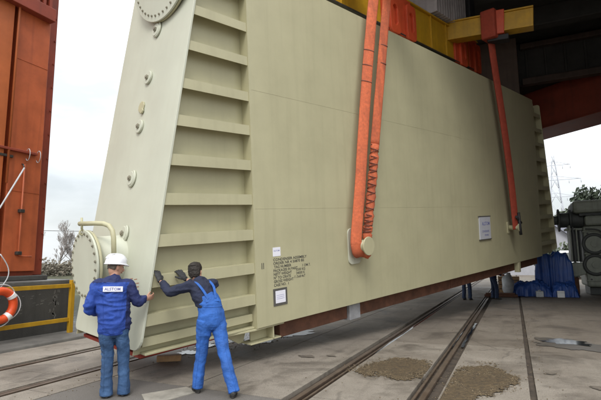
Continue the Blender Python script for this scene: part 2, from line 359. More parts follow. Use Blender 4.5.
for i, (x, gd) in enumerate(((-7.60, .12), (-6.15, .10), (-2.56, .16), (-1.13, .18))):
    bed = MB().add([(x - gd - .06, -20, -.06), (x + gd + .06, -20, -.06), (x + gd + .06, 90, -.055), (x - gd - .06, 90, -.055)], [(0, 1, 2, 3)]).obj('rail_bed', M['dirt'])
    tag(bed, kind='structure')
    r_ = MB(); r_.box((x - .036, -20, -.05), (x + .036, 90, -.004)); ro = r_.obj('rail', M['rail'], None, bevel=.008); tag(ro, kind='structure')
    g_ = MB(); k = -1 if i % 2 else 1
    g_.box((x + k * .085, -20, -.05), (x + k * .12, 90, -.012)); go = g_.obj('guard_rail', M['rail'], None, bevel=.006); tag(go, kind='structure')
def wet_strip(x, y0, y1, w, nm='water', z=-.03):
    n = 12; a = [(x - w / 2 * (.7 + .3 * math.sin(i * 1.7 + x)), y0 + (y1 - y0) * i / n, z) for i in range(n + 1)]; b = [(x + w / 2 * (.7 + .3 * math.cos(i * 2.1 + x)), y0 + (y1 - y0) * i / n, z) for i in range(n + 1)]
    o = MB().add(a + b, [(i, i + 1, n + 2 + i, n + 1 + i) for i in range(n)]).obj(nm, M['water']); return tag(o, kind='structure')
wet_strip(-2.40, 8.3, 15.5, .085, z=-.012); wet_strip(-1.03, 9.6, 13.2, .075, z=-.02); wet_strip(-1.22, 9.5, 12.8, .05, z=-.02)
wet_strip(-7.70, 6.25, 9.5, .07); wet_strip(-7.50, 6.25, 9.5, .05); wet_strip(-6.25, 5.6, 8.5, .05)

def blob(cx, cy, rx, ry, z, name, material, seed, rough=.35, rot=0, n=140, kind='structure', parent=None):
    vs = [(cx, cy, z)]
    for i in range(n):
        w = 2 * math.pi * i / n; k = max(.25, 1 + rough * mnoise.fractal(Vector((math.cos(w) * 1.6 + seed, math.sin(w) * 1.6, seed * .7)), .8, 2.1, 7))
        x, y = math.cos(w) * rx * k, math.sin(w) * ry * k
        vs.append((cx + x * math.cos(rot) - y * math.sin(rot), cy + x * math.sin(rot) + y * math.cos(rot), z))
    o = MB().add(vs, [(0, 1 + i, 1 + (i + 1) % n) for i in range(n)]).obj(name, material, parent)
    return tag(o, kind=kind) if not parent else o
blob(.92, 10.5, .66, .55, .0085, 'wet_patch', M['wet'], 3.3, .45, -.55)
blob(.82, 10.75, .40, .30, .0125, 'water', M['water'], 5.1, .45, -.55)
blob(1.75, 9.75, .4, .22, .0088, 'wet_patch', M['wet'], 1.7, .6, -.5)
blob(-5.62, 7.0, .16, .22, .0125, 'water', M['water'], 8.8, .7)
blob(-5.70, 7.7, .13, .25, .0125, 'water', M['water'], 4.1, .7)
blob(-5.5, 9.4, .9, 1.2, .0085, 'wet_patch', M['wet'], 2.8, .6)
for (x, y, rx, ry, sd) in ((.36, 7.8, .07, .05, 2), (.95, 7.2, .13, .1, 4), (-3.4, 7.55, .14, .08, 6), (-3.05, 7.75, .09, .05, 7)):
    blob(x, y, rx, ry, .0088, 'oil_stain', mat('oil_stain', (.13, .108, .085), .6, var=.4, scale=14, world=True) if sd == 2 else bpy.data.materials['oil_stain'], sd, .6)

# spilled sand and grit beside the second rail
grit = MB()
def in_grit(x, y):
    a = ((x + 1.75) / .62) ** 2 + ((y - 7.3) / .72) ** 2; b = ((x + .52) / .46) ** 2 + ((y - 7.15) / .95) ** 2; c = ((x + .74) / .26) ** 2 + ((y - 5.9) / 1.1) ** 2
    n_ = .62 * mnoise.fractal(Vector((x * 2.1, y * 2.1, 4.)), .75, 2.1, 7) + .38 * mnoise.noise(Vector((x * 23, y * 23, 1.)))
    return max(1 - a, 1 - b, 1 - c) + n_
st = .018; X0, Y0, NX, NY = -2.7, 5.2, 150, 195; idx = {}
gv = []; gf = []
def gvert(i, j):
    if (i, j) not in idx:
        x, y = X0 + i * st, Y0 + j * st; e = in_grit(x, y)
        idx[(i, j)] = len(gv); gv.append((x, y, .0075 + max(0, min(.010, e * .012)) + .005 * mnoise.noise(Vector((x * 25, y * 25, 0)))))
    return idx[(i, j)]
for i in range(NX):
    for j in range(NY):
        x, y = X0 + (i + .5) * st, Y0 + (j + .5) * st
        if in_grit(x, y) > .12 and not (-1.30 < x < -.92) and not x < -2.3: gf.append((gvert(i, j), gvert(i + 1, j), gvert(i + 1, j + 1), gvert(i, j + 1)))
grit.add(gv, gf, True); tag(grit.obj('sand', M['dirt_light']), kind='stuff')
peb = MB(); rp = random.Random(3); cnt = 0
OCT = [(1, 0, 0), (0, 1, 0), (-1, 0, 0), (0, -1, 0), (0, 0, 1), (0, 0, -1)]; OF = [(0, 1, 4), (1, 2, 4), (2, 3, 4), (3, 0, 4), (1, 0, 5), (2, 1, 5), (3, 2, 5), (0, 3, 5)]
def pebble(x, y, z, s_):
    q = [rp.uniform(.6, 1.3) for _ in range(6)]; a = rp.uniform(0, 6)
    peb.add([(x + s_ * q[i] * (o[0] * math.cos(a) - o[1] * math.sin(a)), y + s_ * q[i] * (o[0] * math.sin(a) + o[1] * math.cos(a)), z + s_ * .7 * q[i] * o[2]) for i, o in enumerate(OCT)], OF)
while cnt < 9000:
    x, y = rp.uniform(-2.7, .3), rp.uniform(5.0, 9.0); e = in_grit(x, y)
    if e > rp.uniform(-.35, .5): pebble(x, y, .012 if not (-1.3 < x < -.92) else -.045, rp.choice((.003, .003, .004, .005, .006, .010))); cnt += 1
for k in range(2600):                                      # loose grit in the grooves and along the tracks
    x0 = rp.choice((-7.6, -6.15, -2.56, -1.13, .11, -5.5)); x = x0 + rp.gauss(0, .16); y = rp.uniform(3, 16)
    ing = abs(x - x0) < .2 and x0 not in (.11, -5.5); pebble(x, y, -.045 if ing else .006, rp.choice((.003, .005, .007, .011)))
for k in range(260):
    pebble(rp.uniform(-6, -4.6), rp.uniform(7.6, 9.6), .008, rp.choice((.006, .008, .012, .016)))
tag(peb.obj('gravel', M['pebble']), kind='stuff')

# river to the left beyond the quay, with its far bank
tag(MB().add([(-11.4, -80, -1.6), (-11.4, 400, -1.6), (-400, 400, -1.6), (-400, -80, -1.6)], [(0, 1, 2, 3)]).obj('river', M['river']), kind='structure')
tag(MB().box((-11.5, -80, -3), (-11.41, 400, -.095)).obj('quay_edge', M['wall']), kind='structure')
bk = MB(); bkv = []
for i in range(61):
    t_ = i / 60; cx_, cy_ = -85 + 90 * t_ * 0, 0
    a = R(200 - 115 * t_); rr = 52
    for q, (dr, z) in enumerate(((0, -1.8), (4, .2), (12, .7), (80, 1.5))): bkv.append((math.cos(a) * (rr + dr), math.sin(a) * (rr + dr), z))
bk.add([v for v in bkv if True], [(i * 4 + k, (i + 1) * 4 + k, (i + 1) * 4 + k + 1, i * 4 + k + 1) for i in range(60) for k in range(3)], True)
tag(bk.obj('river_bank', M['bank']), kind='structure')

# ------------------------------------------------------------------ quay wall, ledge, railing, buoy
ledge = MB().prism([(-8.87, -20, -.08), (-9.84, -20, -.08), (-9.84, -20, .075), (-8.93, -20, .05)], (0, 29.2, 0)).obj('kerb', M['ledge'], None, bevel=.02); tag(ledge, kind='structure')
qw = empty('quay_wall', (-10.2, 5, 0), 'dark stained concrete quay wall behind the yellow railing', 'concrete wall')
MB().box((-.95, -20, -.08), (.352, 2.82, 1.17)).obj('wall_body', M['wall'], qw, bevel=.03)
MB().box((-1.0, -20, 1.173), (.39, 2.86, 1.285)).obj('coping', mat('wet_coping', (.12, .118, .113), .55, var=.3, scale=2, dirt_amt=.4, bump=.4, bscale=40), qw, bevel=.025)
sc_ = MB(); rs = random.Random(11)
for k in range(46):                                       # chalky scuffs scraped onto the wall
    y = .55 + rs.random() ** .8 * 1.9; z = rs.choice((.93, .78, .76, .95, .60)) + rs.gauss(0, .05); w_ = rs.uniform(.015, .10); hh = rs.uniform(.005, .018)
    sc_.add([(.3545, y, z), (.3545, y + w_, z + .01), (.3545, y + w_, z + hh + .01), (.3545, y, z + hh)], [(0, 1, 2, 3)])
for k in range(30):
    y = 2.38 + rs.gauss(0, .06); z = rs.uniform(.35, 1.0); sc_.add([(.3545, y, z), (.3545, y + .03, z), (.3545, y + .02, z + .07), (.3545, y, z + .06)], [(0, 1, 2, 3)])
sc_.obj('scuff_marks', M['scuff'], qw)

rl = empty('railing', (-9.55, 5, .06), 'yellow flat steel railing with two bars in front of dark wall', 'railing')
for z in (1.09, .31):
    b = MB(); b.box((-.02, -14, z - .045), (.02, 2.56, z + .045)); b.obj('rail_bar', M['yellow'], rl, bevel=.006)
pm = None
for y in (2.60, -.35, -3.3, -6.3, -9.3):
    if pm is None:
        b = MB(); b.box((-.045, -.05, -.02), (.045, .05, 1.22)); b.box((-.09, -.09, -.02), (.09, .09, -.004)); pm = b.obj('post', M['yellow'], rl, bevel=.006); pm.location = (0, y, 0)
    else: copy_obj(pm, rl, (0, y, 0))

by = empty('life_buoy', (-9.44, 5.86, .84), 'orange life buoy with white bands hanging on yellow railing', 'life buoy')
MB().torus((0, 0, 0), (1, .05, 0), .29, .085, 48, 14).obj('ring', M['buoy'], by)
for k in range(4):
    a = R(45 + 90 * k - 8); b = MB(); K = 8; vs = []
    pts = [Vector((0, math.cos(a + (i / K - .5) * .30) * .29, math.sin(a + (i / K - .5) * .30) * .29)) for i in range(K + 1)]
    b.tube(pts, .0885, 14); b.obj('white_band', M['white'], by)
rp_ = MB()
for k in range(4):
    pts = [Vector((.0 + .03 * math.sin(math.pi * i / 10), math.cos(R(45 + 90 * k - 8 + 9 * i)) * (.375 + .045 * math.sin(math.pi * i / 10)), math.sin(R(45 + 90 * k - 8 + 9 * i)) * (.375 + .045 * math.sin(math.pi * i / 10)) - .0)) for i in range(11)]
    rp_.tube(pts, .011, 6)
rp_.obj('grab_rope', M['cord_light'], by)
pts = [(.02, -.1 + .26 * math.sin(t * 3.0) * (1 - .25 * t), .38 + .75 * t - .1) for t in [i / 16 for i in range(17)]]
MB().tube(pts, .012, 6).obj('hanging_rope', M['cord_light'], by)

# ------------------------------------------------------------------ red crane pillar on the wall
pl = empty('crane_pillar', (-10.6, 6.4, 1.285), 'huge orange red steel crane pillar standing on the quay wall', 'crane pillar')
Z = 12.5
MB().box((-1.6, -.05, .215), (.30, .75, Z)).obj('face_plate', M['red'], pl, bevel=.012)
MB().box((-1.62, .753, .12), (.20, 1.0, Z)).obj('corner_flange', M['red_dark'], pl, bevel=.012)
MB().box((-1.6, -2.6, .215), (.34, -.19, Z)).obj('side_column', M['orange_old'], pl, bevel=.012)
MB().box((-1.5, -.188, .3), (.10, -.052, Z)).obj('recess', M['red_dark'], pl)
MB().box((-1.75, -2.7, .0), (.36, 1.06, .115)).obj('concrete_plinth', M['wall'], pl, bevel=.02)
MB().box((-1.65, -2.62, .1155), (.24, .752, .214)).obj('base_course', M['red_dark'], pl)
MB().tube([(.37, -.105, 2.2), (.37, -.105, 11)], .028, 8).obj('pipe', M['orange_old'], pl)
MB().tube([(.345, .30, 2.7), (.345, .30, .64), (.345, .33, .58), (.345, .40, .56), (.345, .62, .555)], .018, 8).obj('pipe', M['red'], pl)
for z in (1.6, .63): MB().box((.30, .24, z - .04), (.39, .36, z + .04)).obj('pipe_clip', M['darksteel'], pl, bevel=.01)
MB().box((.302, -.9, 2.96), (.40, .57, 3.02)).obj('cable_bracket', M['red_dark'], pl, bevel=.01)
MB().box((.302, -.9, 2.80), (.36, .02, 2.86)).obj('cable_bracket', M['darksteel'], pl, bevel=.01)
for y in (.32, .58): MB().torus((.41, y, 2.93), (.3, 1, 0), .14, .008, 24, 6).obj('cable_loop', M['cord_light'], pl)
MB().box((.302, -2.6, 6.42), (.52, .72, 6.75)).obj('walkway_beam', M['red_dark'], pl, bevel=.012)
for y in [-.9 + .16 * i for i in range(10)]:
    MB().box((.36, y, 6.752), (.50, y + .07, 8.6)).obj('walkway_rib', M['red_dark'], pl)
MB().tube([(.50, -.62, 6.95), (.50, .05, 7.7), (.5, .4, 8.2)], .035, 8).obj('brace_pipe', M['orange_old'], pl)
for z in [.5 + .62 * i for i in range(18)]:
    for y in (.80, .95): MB().tube([(.201, y, z), (.225, y, z)], .022, 6, smooth=False).obj('bolt', M['red_dark'], pl)
for z in (2.05, 5.2): MB().box((.3005, -.048, z), (.308, .748, z + .014)).obj('weld_seam', M['red'], pl)
po = empty('pole', (-10.15, 6.1, 1.29), 'thin pale metal pole leaning against the orange crane pillar', 'pole')
MB().tube([(.07, -.9, .6), (.03, 0.03, 1.6), (0, .53, 2.59)], .018, 8).obj('shaft', M['cord_light'], po)
MB().tube([(0, .53, 2.58), (-.09, .56, 2.68), (-.14, .56, 2.70)], .016, 8).obj('hook', M['darksteel'], po)

# ------------------------------------------------------------------ the beige steel casing (own frame: x along, y into it, z up)
AX = Vector((.337, .938, .082)).normalized(); AZ = Vector((.009, -.09, .996)); AZ = (AZ - AX * AZ.dot(AX)).normalized(); AY = AZ.cross(AX)
BM4 = Matrix((AX, AY, AZ)).transposed().to_4x4(); BM4.translation = (-3.901, 6.677, .573)
BROT = BM4.to_euler()
mod = empty('steel_casing', BM4.translation, 'huge beige ribbed steel casing hanging in the crane slings', 'steel casing', rot=BROT)
Lw, H, D = 14.62, 6.255, 2.36
# shell
MB().box((0, 0, 0), (Lw, .022, H)).obj('side_wall', M['beige'], mod, bevel=.004, seg=1)
MB().box((.0, .0225, .0), (Lw, D, .022)).obj('floor_plate', M['beige'], mod)
MB().box((.0, .0225, H - .03), (Lw, D, H - .002)).obj('roof_plate', M['beige'], mod)
MB().box((.0, D - .02, .0225), (Lw, D, H - .0305)).obj('side_wall', M['beige'], mod)
for i, (z, a, b) in enumerate(((1.99, 0.02, Lw - .02), (4.02, .02, Lw - .02))):
    MB().box((a, -.002, z - .006), (b, .001, z + .006)).obj('weld_seam', M['beige'], mod)
for x, z0, z1 in ((4.95, .02, 1.98), (9.75, .02, 1.98), (2.45, 2.0, 4.0), (7.3, 2.0, 4.0), (12.2, 2.0, 4.0), (4.95, 4.03, H - .02), (9.75, 4.03, H - .02)):
    MB().box((x - .006, -.0012, z0), (x + .006, .001, z1)).obj('weld_seam', M['beige'], mod)
SL = .1967                                                # slope of the end flanges (along per height)
def xe(h): return -2.054 + SL * (h - .08)
RD = .215
rib_z = [(.40, .16), (.91, .168), (1.465, .175), (2.055, .172), (2.635, .168), (3.23, .165), (3.81, .155), (4.425, .15), (5.01, .15), (5.62, .15), (6.2, .15)]
for side in (0, 1):
    fx = (lambda x: x) if side == 0 else (lambda x: Lw - x)
    TOP = 6.95 if side == 0 else 6.1
    # recessed panel
    b = MB(); b.prism([(fx(xe(.05) + .01), RD, .0), (fx(-.002), RD, .0), (fx(-.002), RD, TOP), (fx(xe(TOP) + .01), RD, TOP)], (0, .02, 0)); b.obj('rib_panel', M['beige'], mod)
    b = MB(); b.prism([(fx(xe(.05) + .01), D - .05, .0), (fx(-.002), D - .05, .0), (fx(-.002), D - .05, TOP), (fx(xe(TOP) + .01), D - .05, TOP)], (0, .02, 0)); b.obj('rib_panel', M['beige'], mod)
    # return of the wall
    b = MB(); b.box((min(fx(-.024), fx(-.002)), .0, .0), (max(fx(-.024), fx(-.002)), RD - .001, TOP)); b.obj('return_plate', M['beige'], mod)
    for z, hgt in rib_z:
        if z > TOP - .2: continue
        b = MB(); zt = z + hgt
        P0 = [(fx(xe(z) + .012), .018, z), (fx(-.026), .018, z), (fx(-.026), .018, zt), (fx(xe(zt) + .012), .018, zt)]
        b.prism(P0, (0, .014, 0)); P1 = [(fx(xe(zt - .014) + .012), .0321, zt - .014), (fx(-.026), .0321, zt - .014), (fx(-.026), .0321, zt), (fx(xe(zt) + .012), .0321, zt)]
        b.prism(P1, (0, RD - .034, 0)); b.obj('rib', M['beige'], mod)
    # flange plate at the slanted end, with rounded corners
    e1 = Vector((SL, 0, 1)).normalized(); base = Vector((-2.054, 0, .08)); nrm = Vector((-e1.z, 0, e1.x))
    hh = (TOP + .1 - .08) / e1.z; pts = []
    for (cx_, cy_, a0) in ((.18, .18, 180), (D - .10, .10, 270), (D - .1, hh - .1, 0), (.1, hh - .1, 90)):
        rr = .18 if cx_ == .18 else .10
        for k in range(7):
            w = R(a0 + 15 * k); pts.append((cx_ + rr * math.cos(w), cy_ + rr * math.sin(w)))
    q = [base + Vector((0, u, 0)) + e1 * v_ for u, v_ in pts]; q = [(fx(p.x), p.y, p.z) for p in q]
    nn = Vector((nrm.x if side == 0 else -nrm.x, 0, nrm.z)); b = MB(); b.prism([tuple(Vector(p) - nn * .024) for p in q], nn * .034)
    b.obj('end_flange', M['beige_lit'] if side == 0 else M['beige'], mod, bevel=.004, seg=1)
# lower edge of the near end: red primer, inner stiffener, corner brackets
b = MB(); b.prism([(-1.97, RD - .03, -.055), (-.15, RD - .03, -.055), (-.15, RD - .03, -.002), (-1.97, RD - .03, -.002)], (0, D - RD - .1, 0)); b.obj('bottom_flange', M['rustred'], mod, bevel=.005)
MB().box((-1.97, .10, .11), (-.03, RD - .002, .235)).obj('stiffener', M['beige'], mod, bevel=.006, seg=1)
MB().box((-1.95, .06, .0), (-.03, RD - .001, .03)).obj('bottom_lip', M['beige'], mod, bevel=.004, seg=1)
b = MB(); b.prism([(-.62, .10, -.004), (-.05, .02, -.004), (.62, .04, -.004), (.62, .30, -.004), (-.5, .42, -.004)], (0, 0, -.03)); b.obj('corner_bracket', M['beige'], mod, bevel=.004, seg=1)
b = MB(); b.prism([(-.52, .32, -.035), (.0, .32, -.035), (-.08, .32, -.26), (-.18, .32, -.26)], (0, .03, 0)); b.obj('gusset', M['beige'], mod, bevel=.004, seg=1)
b = MB(); b.box((.0, .22, -.24), (.44, .25, -.036)); b.box((.36, .05, -.24), (.39, .219, -.036)); b.box((-.12, .06, -.262), (.56, .34, -.242)); b.obj('support_foot', M['beige'], mod, bevel=.004, seg=1)
for (xa, xb) in ((.62, 2.52), (2.90, 7.1), (7.14, 11.4), (11.44, 14.5)):
    MB().box((xa, .16, -.30), (xb, .38, -.003)).obj('skid_beam', M['rust'], mod, bevel=.01)
MB().box((2.53, .10, -.34), (2.89, .40, -.003)).obj('support_block', mat('grey_block', (.3, .3, .31), .7, var=.2, scale=6), mod, bevel=.01)
MB().box((.62, 1.9, -.30), (14.5, 2.15, -.003)).obj('skid_beam', M['rust'], mod, bevel=.01)
for xx in (3.9, 6.2, 8.6, 11.0, 13.6):
    MB().box((xx, .381, -.26), (xx + .2, 1.899, -.003)).obj('cross_beam', M['rust'], mod, bevel=.01)
MB().box((12.0, -.01, -.36), (12.16, .159, -.01)).obj('lashing_lug', M['beige'], mod, bevel=.01)
# manhole nozzle with bolted cover and davit
def nozzle(cx_, cy_, cz_, r, xface, nb, root):
    b = MB(); x1 = xe(cz_) + .3; b.tube([(x1 + .3, cy_, cz_), (xface + .07, cy_, cz_)], r * .80, 48); nk = b.obj('nozzle_neck', M['beige_lit'], mod)
    b = MB(); b.tube([(xface + .078, cy_, cz_), (xface + .040, cy_, cz_)], r, 64); b.obj('nozzle_flange', M['beige'], mod, bevel=.004)
    b = MB(); b.tube([(xface + .033, cy_, cz_), (xface, cy_, cz_)], r, 64); cv = b.obj('manhole_cover', M['beige_lit'], mod, bevel=.006)
    bo = None
    for k in range(nb):
        w = 2 * math.pi * (k + .5) / nb; p = Vector((xface - .002, cy_ + math.cos(w) * r * .90, cz_ + math.sin(w) * r * .90))
        if bo is None:
            q = MB(); q.tube([(.02, 0, 0), (-.013, 0, 0)], .021, 6, smooth=False); q.tube([(-.0135, 0, 0), (-.022, 0, 0)], .011, 8); bo = q.obj('bolt', M['darkbolt'], cv); bo.location = p
        else: copy_obj(bo, cv, p)
    return cv
M['darkbolt'] = mat('bolt_steel', (.27, .25, .19), .5, .3, var=.2)
cov = nozzle(0, 1.2, 1.23, .51, -2.32, 24, mod)
nozzle(0, .86, 6.20, 1.0, -1.14, 44, mod)
dx, dd = -2.12, .60
b = MB(); b.tube([(dx, dd, 1.14), (dx, dd, 1.32)], .05, 16); b.tube([(dx, dd, 1.22), (dx + .06, dd + .26, 1.22)], .035, 12); b.obj('davit_bracket', M['beige'], mod)
arc = [(dx, dd, 1.25), (dx, dd, 1.62), (dx - .003, dd + .03, 1.72), (dx - .02, dd + .1, 1.79), (dx - .06, dd + .19, 1.825), (dx - .12, dd + .34, 1.835), (dx - .22, dd + .68, 1.84)]
MB().tube(arc, .035, 14).obj('davit_arm', M['beige'], mod)
ex, ey, ez = dx - .21, dd + .62, 1.84
MB().tube([(ex, ey, ez + .09), (ex, ey, ez - .10)], .018, 8).torus((ex, ey, ez - .13), (0, 1, 0), .035, .013, 16, 8).obj('eye_bolt', M['beige'], mod)
# bosses on the end flange
e1 = Vector((SL, 0, 1)).normalized(); nrm = Vector((-e1.z, 0, e1.x)); base = Vector((-2.054, 0, .08))
for i, (v_, u) in enumerate(((5.12, 1.12), (4.24, 1.12), (3.38, 1.14), (2.50, 1.12), (1.61, 1.05))):
    c = base + e1 * v_ + Vector((0, u, 0)); b = MB(); b.tube([c + nrm * .011, c + nrm * .05], .115, 28); bs = b.obj('boss', M['beige_lit'], mod, bevel=.008)
    q = MB(); q.tube([c + nrm * .0505, c + nrm * .072], .045, 6, smooth=False); q.tube([c + nrm * .0725, c + nrm * .085], .024, 8); q.obj('nut', M['darkbolt'], bs)
    if i in (0, 3, 4):
        q = MB(); K = 9; q.tube([c + nrm * .03 + (Vector((0, -1, 0)) * math.cos(R(-60 + 150 * k / K)) - e1 * math.sin(R(-60 + 150 * k / K))) * .135 for k in range(K + 1)], .018, 8); q.obj('lip', M['beige_lit'], bs)
c = base + e1 * 3.74 + Vector((0, 1.2, 0))
b = MB(); b.tube([c + nrm * .011, c + nrm * .035], .10, 9, smooth=False); b.tube([c + nrm * .02 - e1 * .09 - Vector((0, .06, 0)), c + nrm * .05 - e1 * .09 - Vector((0, .06, 0))], .05, 8, smooth=False); b.obj('drain_plug', M['beige'], mod, bevel=.008)
sb = MB()
for k in range(9):
    p = base + e1 * (.93 - .05 * (k % 5)) + Vector((0, .62 - .035 * k + .02 * (k % 3), 0)) + nrm * .0125
    sb.add([p, p + Vector((0, -.09, 0)) + e1 * .012, p + Vector((0, -.09, 0)) + e1 * .024, p + e1 * .012], [(0, 1, 2, 3)])
sb.obj('chalk_scribble', M['rubber_red'], mod)
# markings on the side wall
rows = [(0, 'CONDENSER ASSEMBLY'), (1, 'ORDER NR 4 50870 BS'), (2, ' TAG NUMBER'), (3, 'PACKAGES IN PART'), (4, 'NETT WEIGHT'), (5, 'N° TO CRATE'), (6, 'GROSS WEIGHT'), (7, 'CASE NO.  1')]
for i, s_ in rows:
    txt(s_, .066, .375, -.0022, 1.075 - i * .0625, M['ink'], mod, 'stencil_text', sx=1.18 if i < 2 else 1.0, bold=.018)
for i, s_, l in ((3, '1 OM 7.', 1.02), (4, '5500 KG', .86), (5, '34000 K', .86), (6, '11.5x8.4x7', .80)):
    txt(s_, .066, l + .06, -.0022, 1.105 - i * .0625, M['ink'], mod, 'stencil_text', bold=.012)
txt('II', .15, .10, -.0022, .965, M['ink'], mod, 'stencil_text', sx=1.0, bold=.0)
b = MB(); b.box((.375, -.003, 1.155), (.555, -.0005, 1.31)); pp = b.obj('paper_label', M['paper'], mod)
txt('ALSTOM', .036, .395, -.0036, 1.24, M['blueink'], pp, 'print')
fr = MB(); fr.box((.35, -.010, .305), (.675, -.0005, .60)).obj('document_holder', M['frame'], mod, bevel=.003)
f_ = [o for o in mod.children if o.name.startswith('document_holder')][0]
MB().box((.395, -.0125, .35), (.63, -.0102, .56)).obj('document', M['paper'], f_)
for z in (.48, .45, .42): MB().box((.42, -.0132, z), (.60, -.0126, z + .005)).obj('print_line', M['blueink'], f_)
sg = MB().box((8.84, -.028, .97), (9.66, -.003, 1.66)).obj('sign_board', M['paper_grey'], mod, bevel=.003)
for z in (.945, 1.662): MB().box((8.80, -.035, z), (9.70, -.002, z + .03)).obj('sign_rail', M['frame'], sg, bevel=.003)
txt('ALSTOM', .15, 9.02, -.030, 1.40, M['blueink'], sg, 'lettering', bold=.02)
txt('CONDENSER', .09, 9.0, -.030, 1.18, M['blueink'], sg, 'lettering'); txt('POWER', .085, 9.18, -.030, 1.06, M['blueink'], sg, 'lettering')
# trunnions
def trunnion(l, h, rc, mt='beige_lit', w_=1.):
    b = MB(); K = 8; pts = []
    for cx_, cz_, a0 in ((.08, .27, 0), (-.12, .27, 90), (-.12, -.27, 180), (.08, -.27, 270)):
        for k in range(5): w = R(a0 + 22.5 * k); pts.append((l - .02 + cx_ + .10 * math.cos(w), -.0005, h + cz_ + .10 * math.sin(w)))
    b.prism([(l + (p[0] - l) * w_, p[1], h + (p[2] - h) * w_) for p in pts], (0, -.03, 0)); tp = b.obj('trunnion_plate', M[mt], mod, bevel=.006)
    MB().tube([(l, -.031, h), (l, -.34, h)], rc * .66, 32).obj('trunnion_pin', M['beige'], tp)
    MB().tube([(l, -.341, h), (l, -.375, h)], rc, 40).obj('trunnion_cap', M['beige'], tp, bevel=.008)
trunnion(2.665, 1.19, .19); trunnion(11.22, 1.25, .13, 'beige', .55)

# ------------------------------------------------------------------ lifting slings
def bw(p): return BM4 @ Vector(p)
def sroot(name, l, d, h, *a): return empty(name, bw((l, d, h)), *a, rot=BROT)
def sub(o, pts): return [(p[0] - o[0], p[1] - o[1], p[2] - o[2]) for p in pts]
O = (2.665, -.19, 1.19)
s1 = sroot('lifting_sling', *O, 'bright orange sling looped round the front trunnion of the beige casing', 'lifting sling', 'slings holding the beige casing')
def spline(pts, n):
    P = [Vector(p) for p in pts]; o = []
    for i in range(len(P) - 1):
        p0, p1, p2, p3 = P[max(i - 1, 0)], P[i], P[i + 1], P[min(i + 2, len(P) - 1)]
        for k in range(n):
            t = k / n; o.append(.5 * ((2 * p1) + (p2 - p0) * t + (2 * p0 - 5 * p1 + 4 * p2 - p3) * t * t + (3 * p1 - p0 - 3 * p2 + p3) * t ** 3))
    o.append(P[-1]); return o
left = [(3.80, -.2, 8.0), (3.36, -.2, 6.0), (3.05, -.2, 4.49), (2.70, -.2, 2.5), (2.49, -.2, 1.42), (2.475, -.2, 1.22), (2.53, -.2, 1.07), (2.665, -.2, 1.0), (2.80, -.2, 1.06)]
rs2 = random.Random(5)
lp = spline(left, 8)
lp = [Vector((p.x + .006 * mnoise.noise(p * 1.5), p.y + .02 * mnoise.noise(p * 1.1 + Vector((3, 0, 0))), p.z)) for p in lp]
def ribbon(name, pts, w, th, side, material, root, o, roughn=.004):
    b = MB(); b.tube(sub(o, pts), .5, 14, flat=(w, th), side=side)
    b.v = [tuple(Vector(v) + Vector((mnoise.noise(Vector(v) * 9), mnoise.noise(Vector(v) * 9 + Vector((7, 1, 2))), 0)) * roughn) for v in b.v]
    return b.obj(name, material, root)
ribbon('sling_leg', lp, .245, .058, (1, -.55, 0), M['sling'], s1, O)
right = [(4.30, -.2, 8.0), (3.86, -.2, 6.0), (3.55, -.2, 4.57), (3.28, -.2, 3.35), (3.12, -.2, 2.56), (2.93, -.2, 1.75), (2.85, -.2, 1.40), (2.85, -.2, 1.2), (2.80, -.2, 1.07), (2.70, -.2, 1.0)]
rpnt = spline(right, 10)
ribbon('sling_leg', [p for p in rpnt if p.z > 3.3], .225, .058, (1, -.4, 0), M['sling'], s1, O)
low = [p for p in rpnt if p.z <= 3.42 and True]
b = MB(); b.tube(sub(O, low), [.105 * (1 + .13 * math.sin(i * 2.4) + .10 * math.sin(i * 5.1)) for i in range(len(low))], 12, flat=(1, .62), side=(1, -.4, 0)); b.obj('lashed_leg', M['sling'], s1)
for q_, pth in ((lp, .25), (rpnt, .23)):                   # stitched joints and a sewn tag on the legs
    for zt in (5.35, 5.05, 4.62) if q_ is lp else (5.75, 5.2):
        k = min(range(len(q_)), key=lambda i: abs(q_[i].z - zt)); t_ = (q_[k + 1] - q_[k]).normalized()
        b = MB(); b.tube(sub(O, [q_[k] - t_ * .012, q_[k] + t_ * .012]), .5, 14, flat=(pth + .006, .066), side=(1, -.5, 0)); b.obj('stitching', M['cord'], s1)
cd = MB()
for ph in (0, math.pi):
    pts = []
    for i in range(len(low) * 4 - 4):
        k, f_2 = divmod(i / 4, 1); k = int(k); p = low[k].lerp(low[k + 1], f_2)
        if p.z < 1.45: break
        w = i * .80 * (1 if ph == 0 else -1) + ph; pts.append(p + Vector((.112 * math.cos(w), .075 * math.sin(w), 0)))
    cd.tube(sub(O, pts), .011, 5)
cd.obj('lashing_cord', M['cord'], s1)
b = MB(); b.tube(sub(O, spline([(2.865, -.2, 1.25), (2.87, -.2, 1.12), (2.80, -.2, 1.0), (2.70, -.2, .975)], 5)), .5, 10, flat=(.16, .05), side=(0, 1, 0)); b.obj('sling_eye', M['sling'], s1)

O2 = (11.22, -.2, 1.25)
s2 = sroot('lifting_sling', *O2, 'dark red sling running to the far trunnion beside the white sign board', 'lifting sling', 'slings holding the beige casing')
fp = spline([(9.68, -.34, 8.25), (9.80, -.33, 7.6), (10.05, -.30, 6.7), (10.53, -.30, 4.84), (10.92, -.30, 2.86), (11.10, -.28, 1.75), (11.20, -.26, 1.2)], 8)
ribbon('sling_leg', fp, .26, .075, (1, -.5, 0), M['sling_red'], s2, O2)
ribbon('sling_leg', [p + Vector((.13, .10, 0)) for p in fp[6:-6]], .14, .07, (1, -.5, 0), M['sling_red'], s2, O2)
b = MB(); b.tube(sub(O2, [(11.02, -.36, 1.62), (11.22, -.36, 1.50), (11.42, -.36, 1.40)]), .045, 8); b.tube(sub(O2, [(11.18, -.38, 1.75), (11.24, -.38, 1.25), (11.28, -.38, 1.0)]), .05, 8); b.obj('shackle', M['black'], s2)
for z0 in (7.62, 8.05): pass
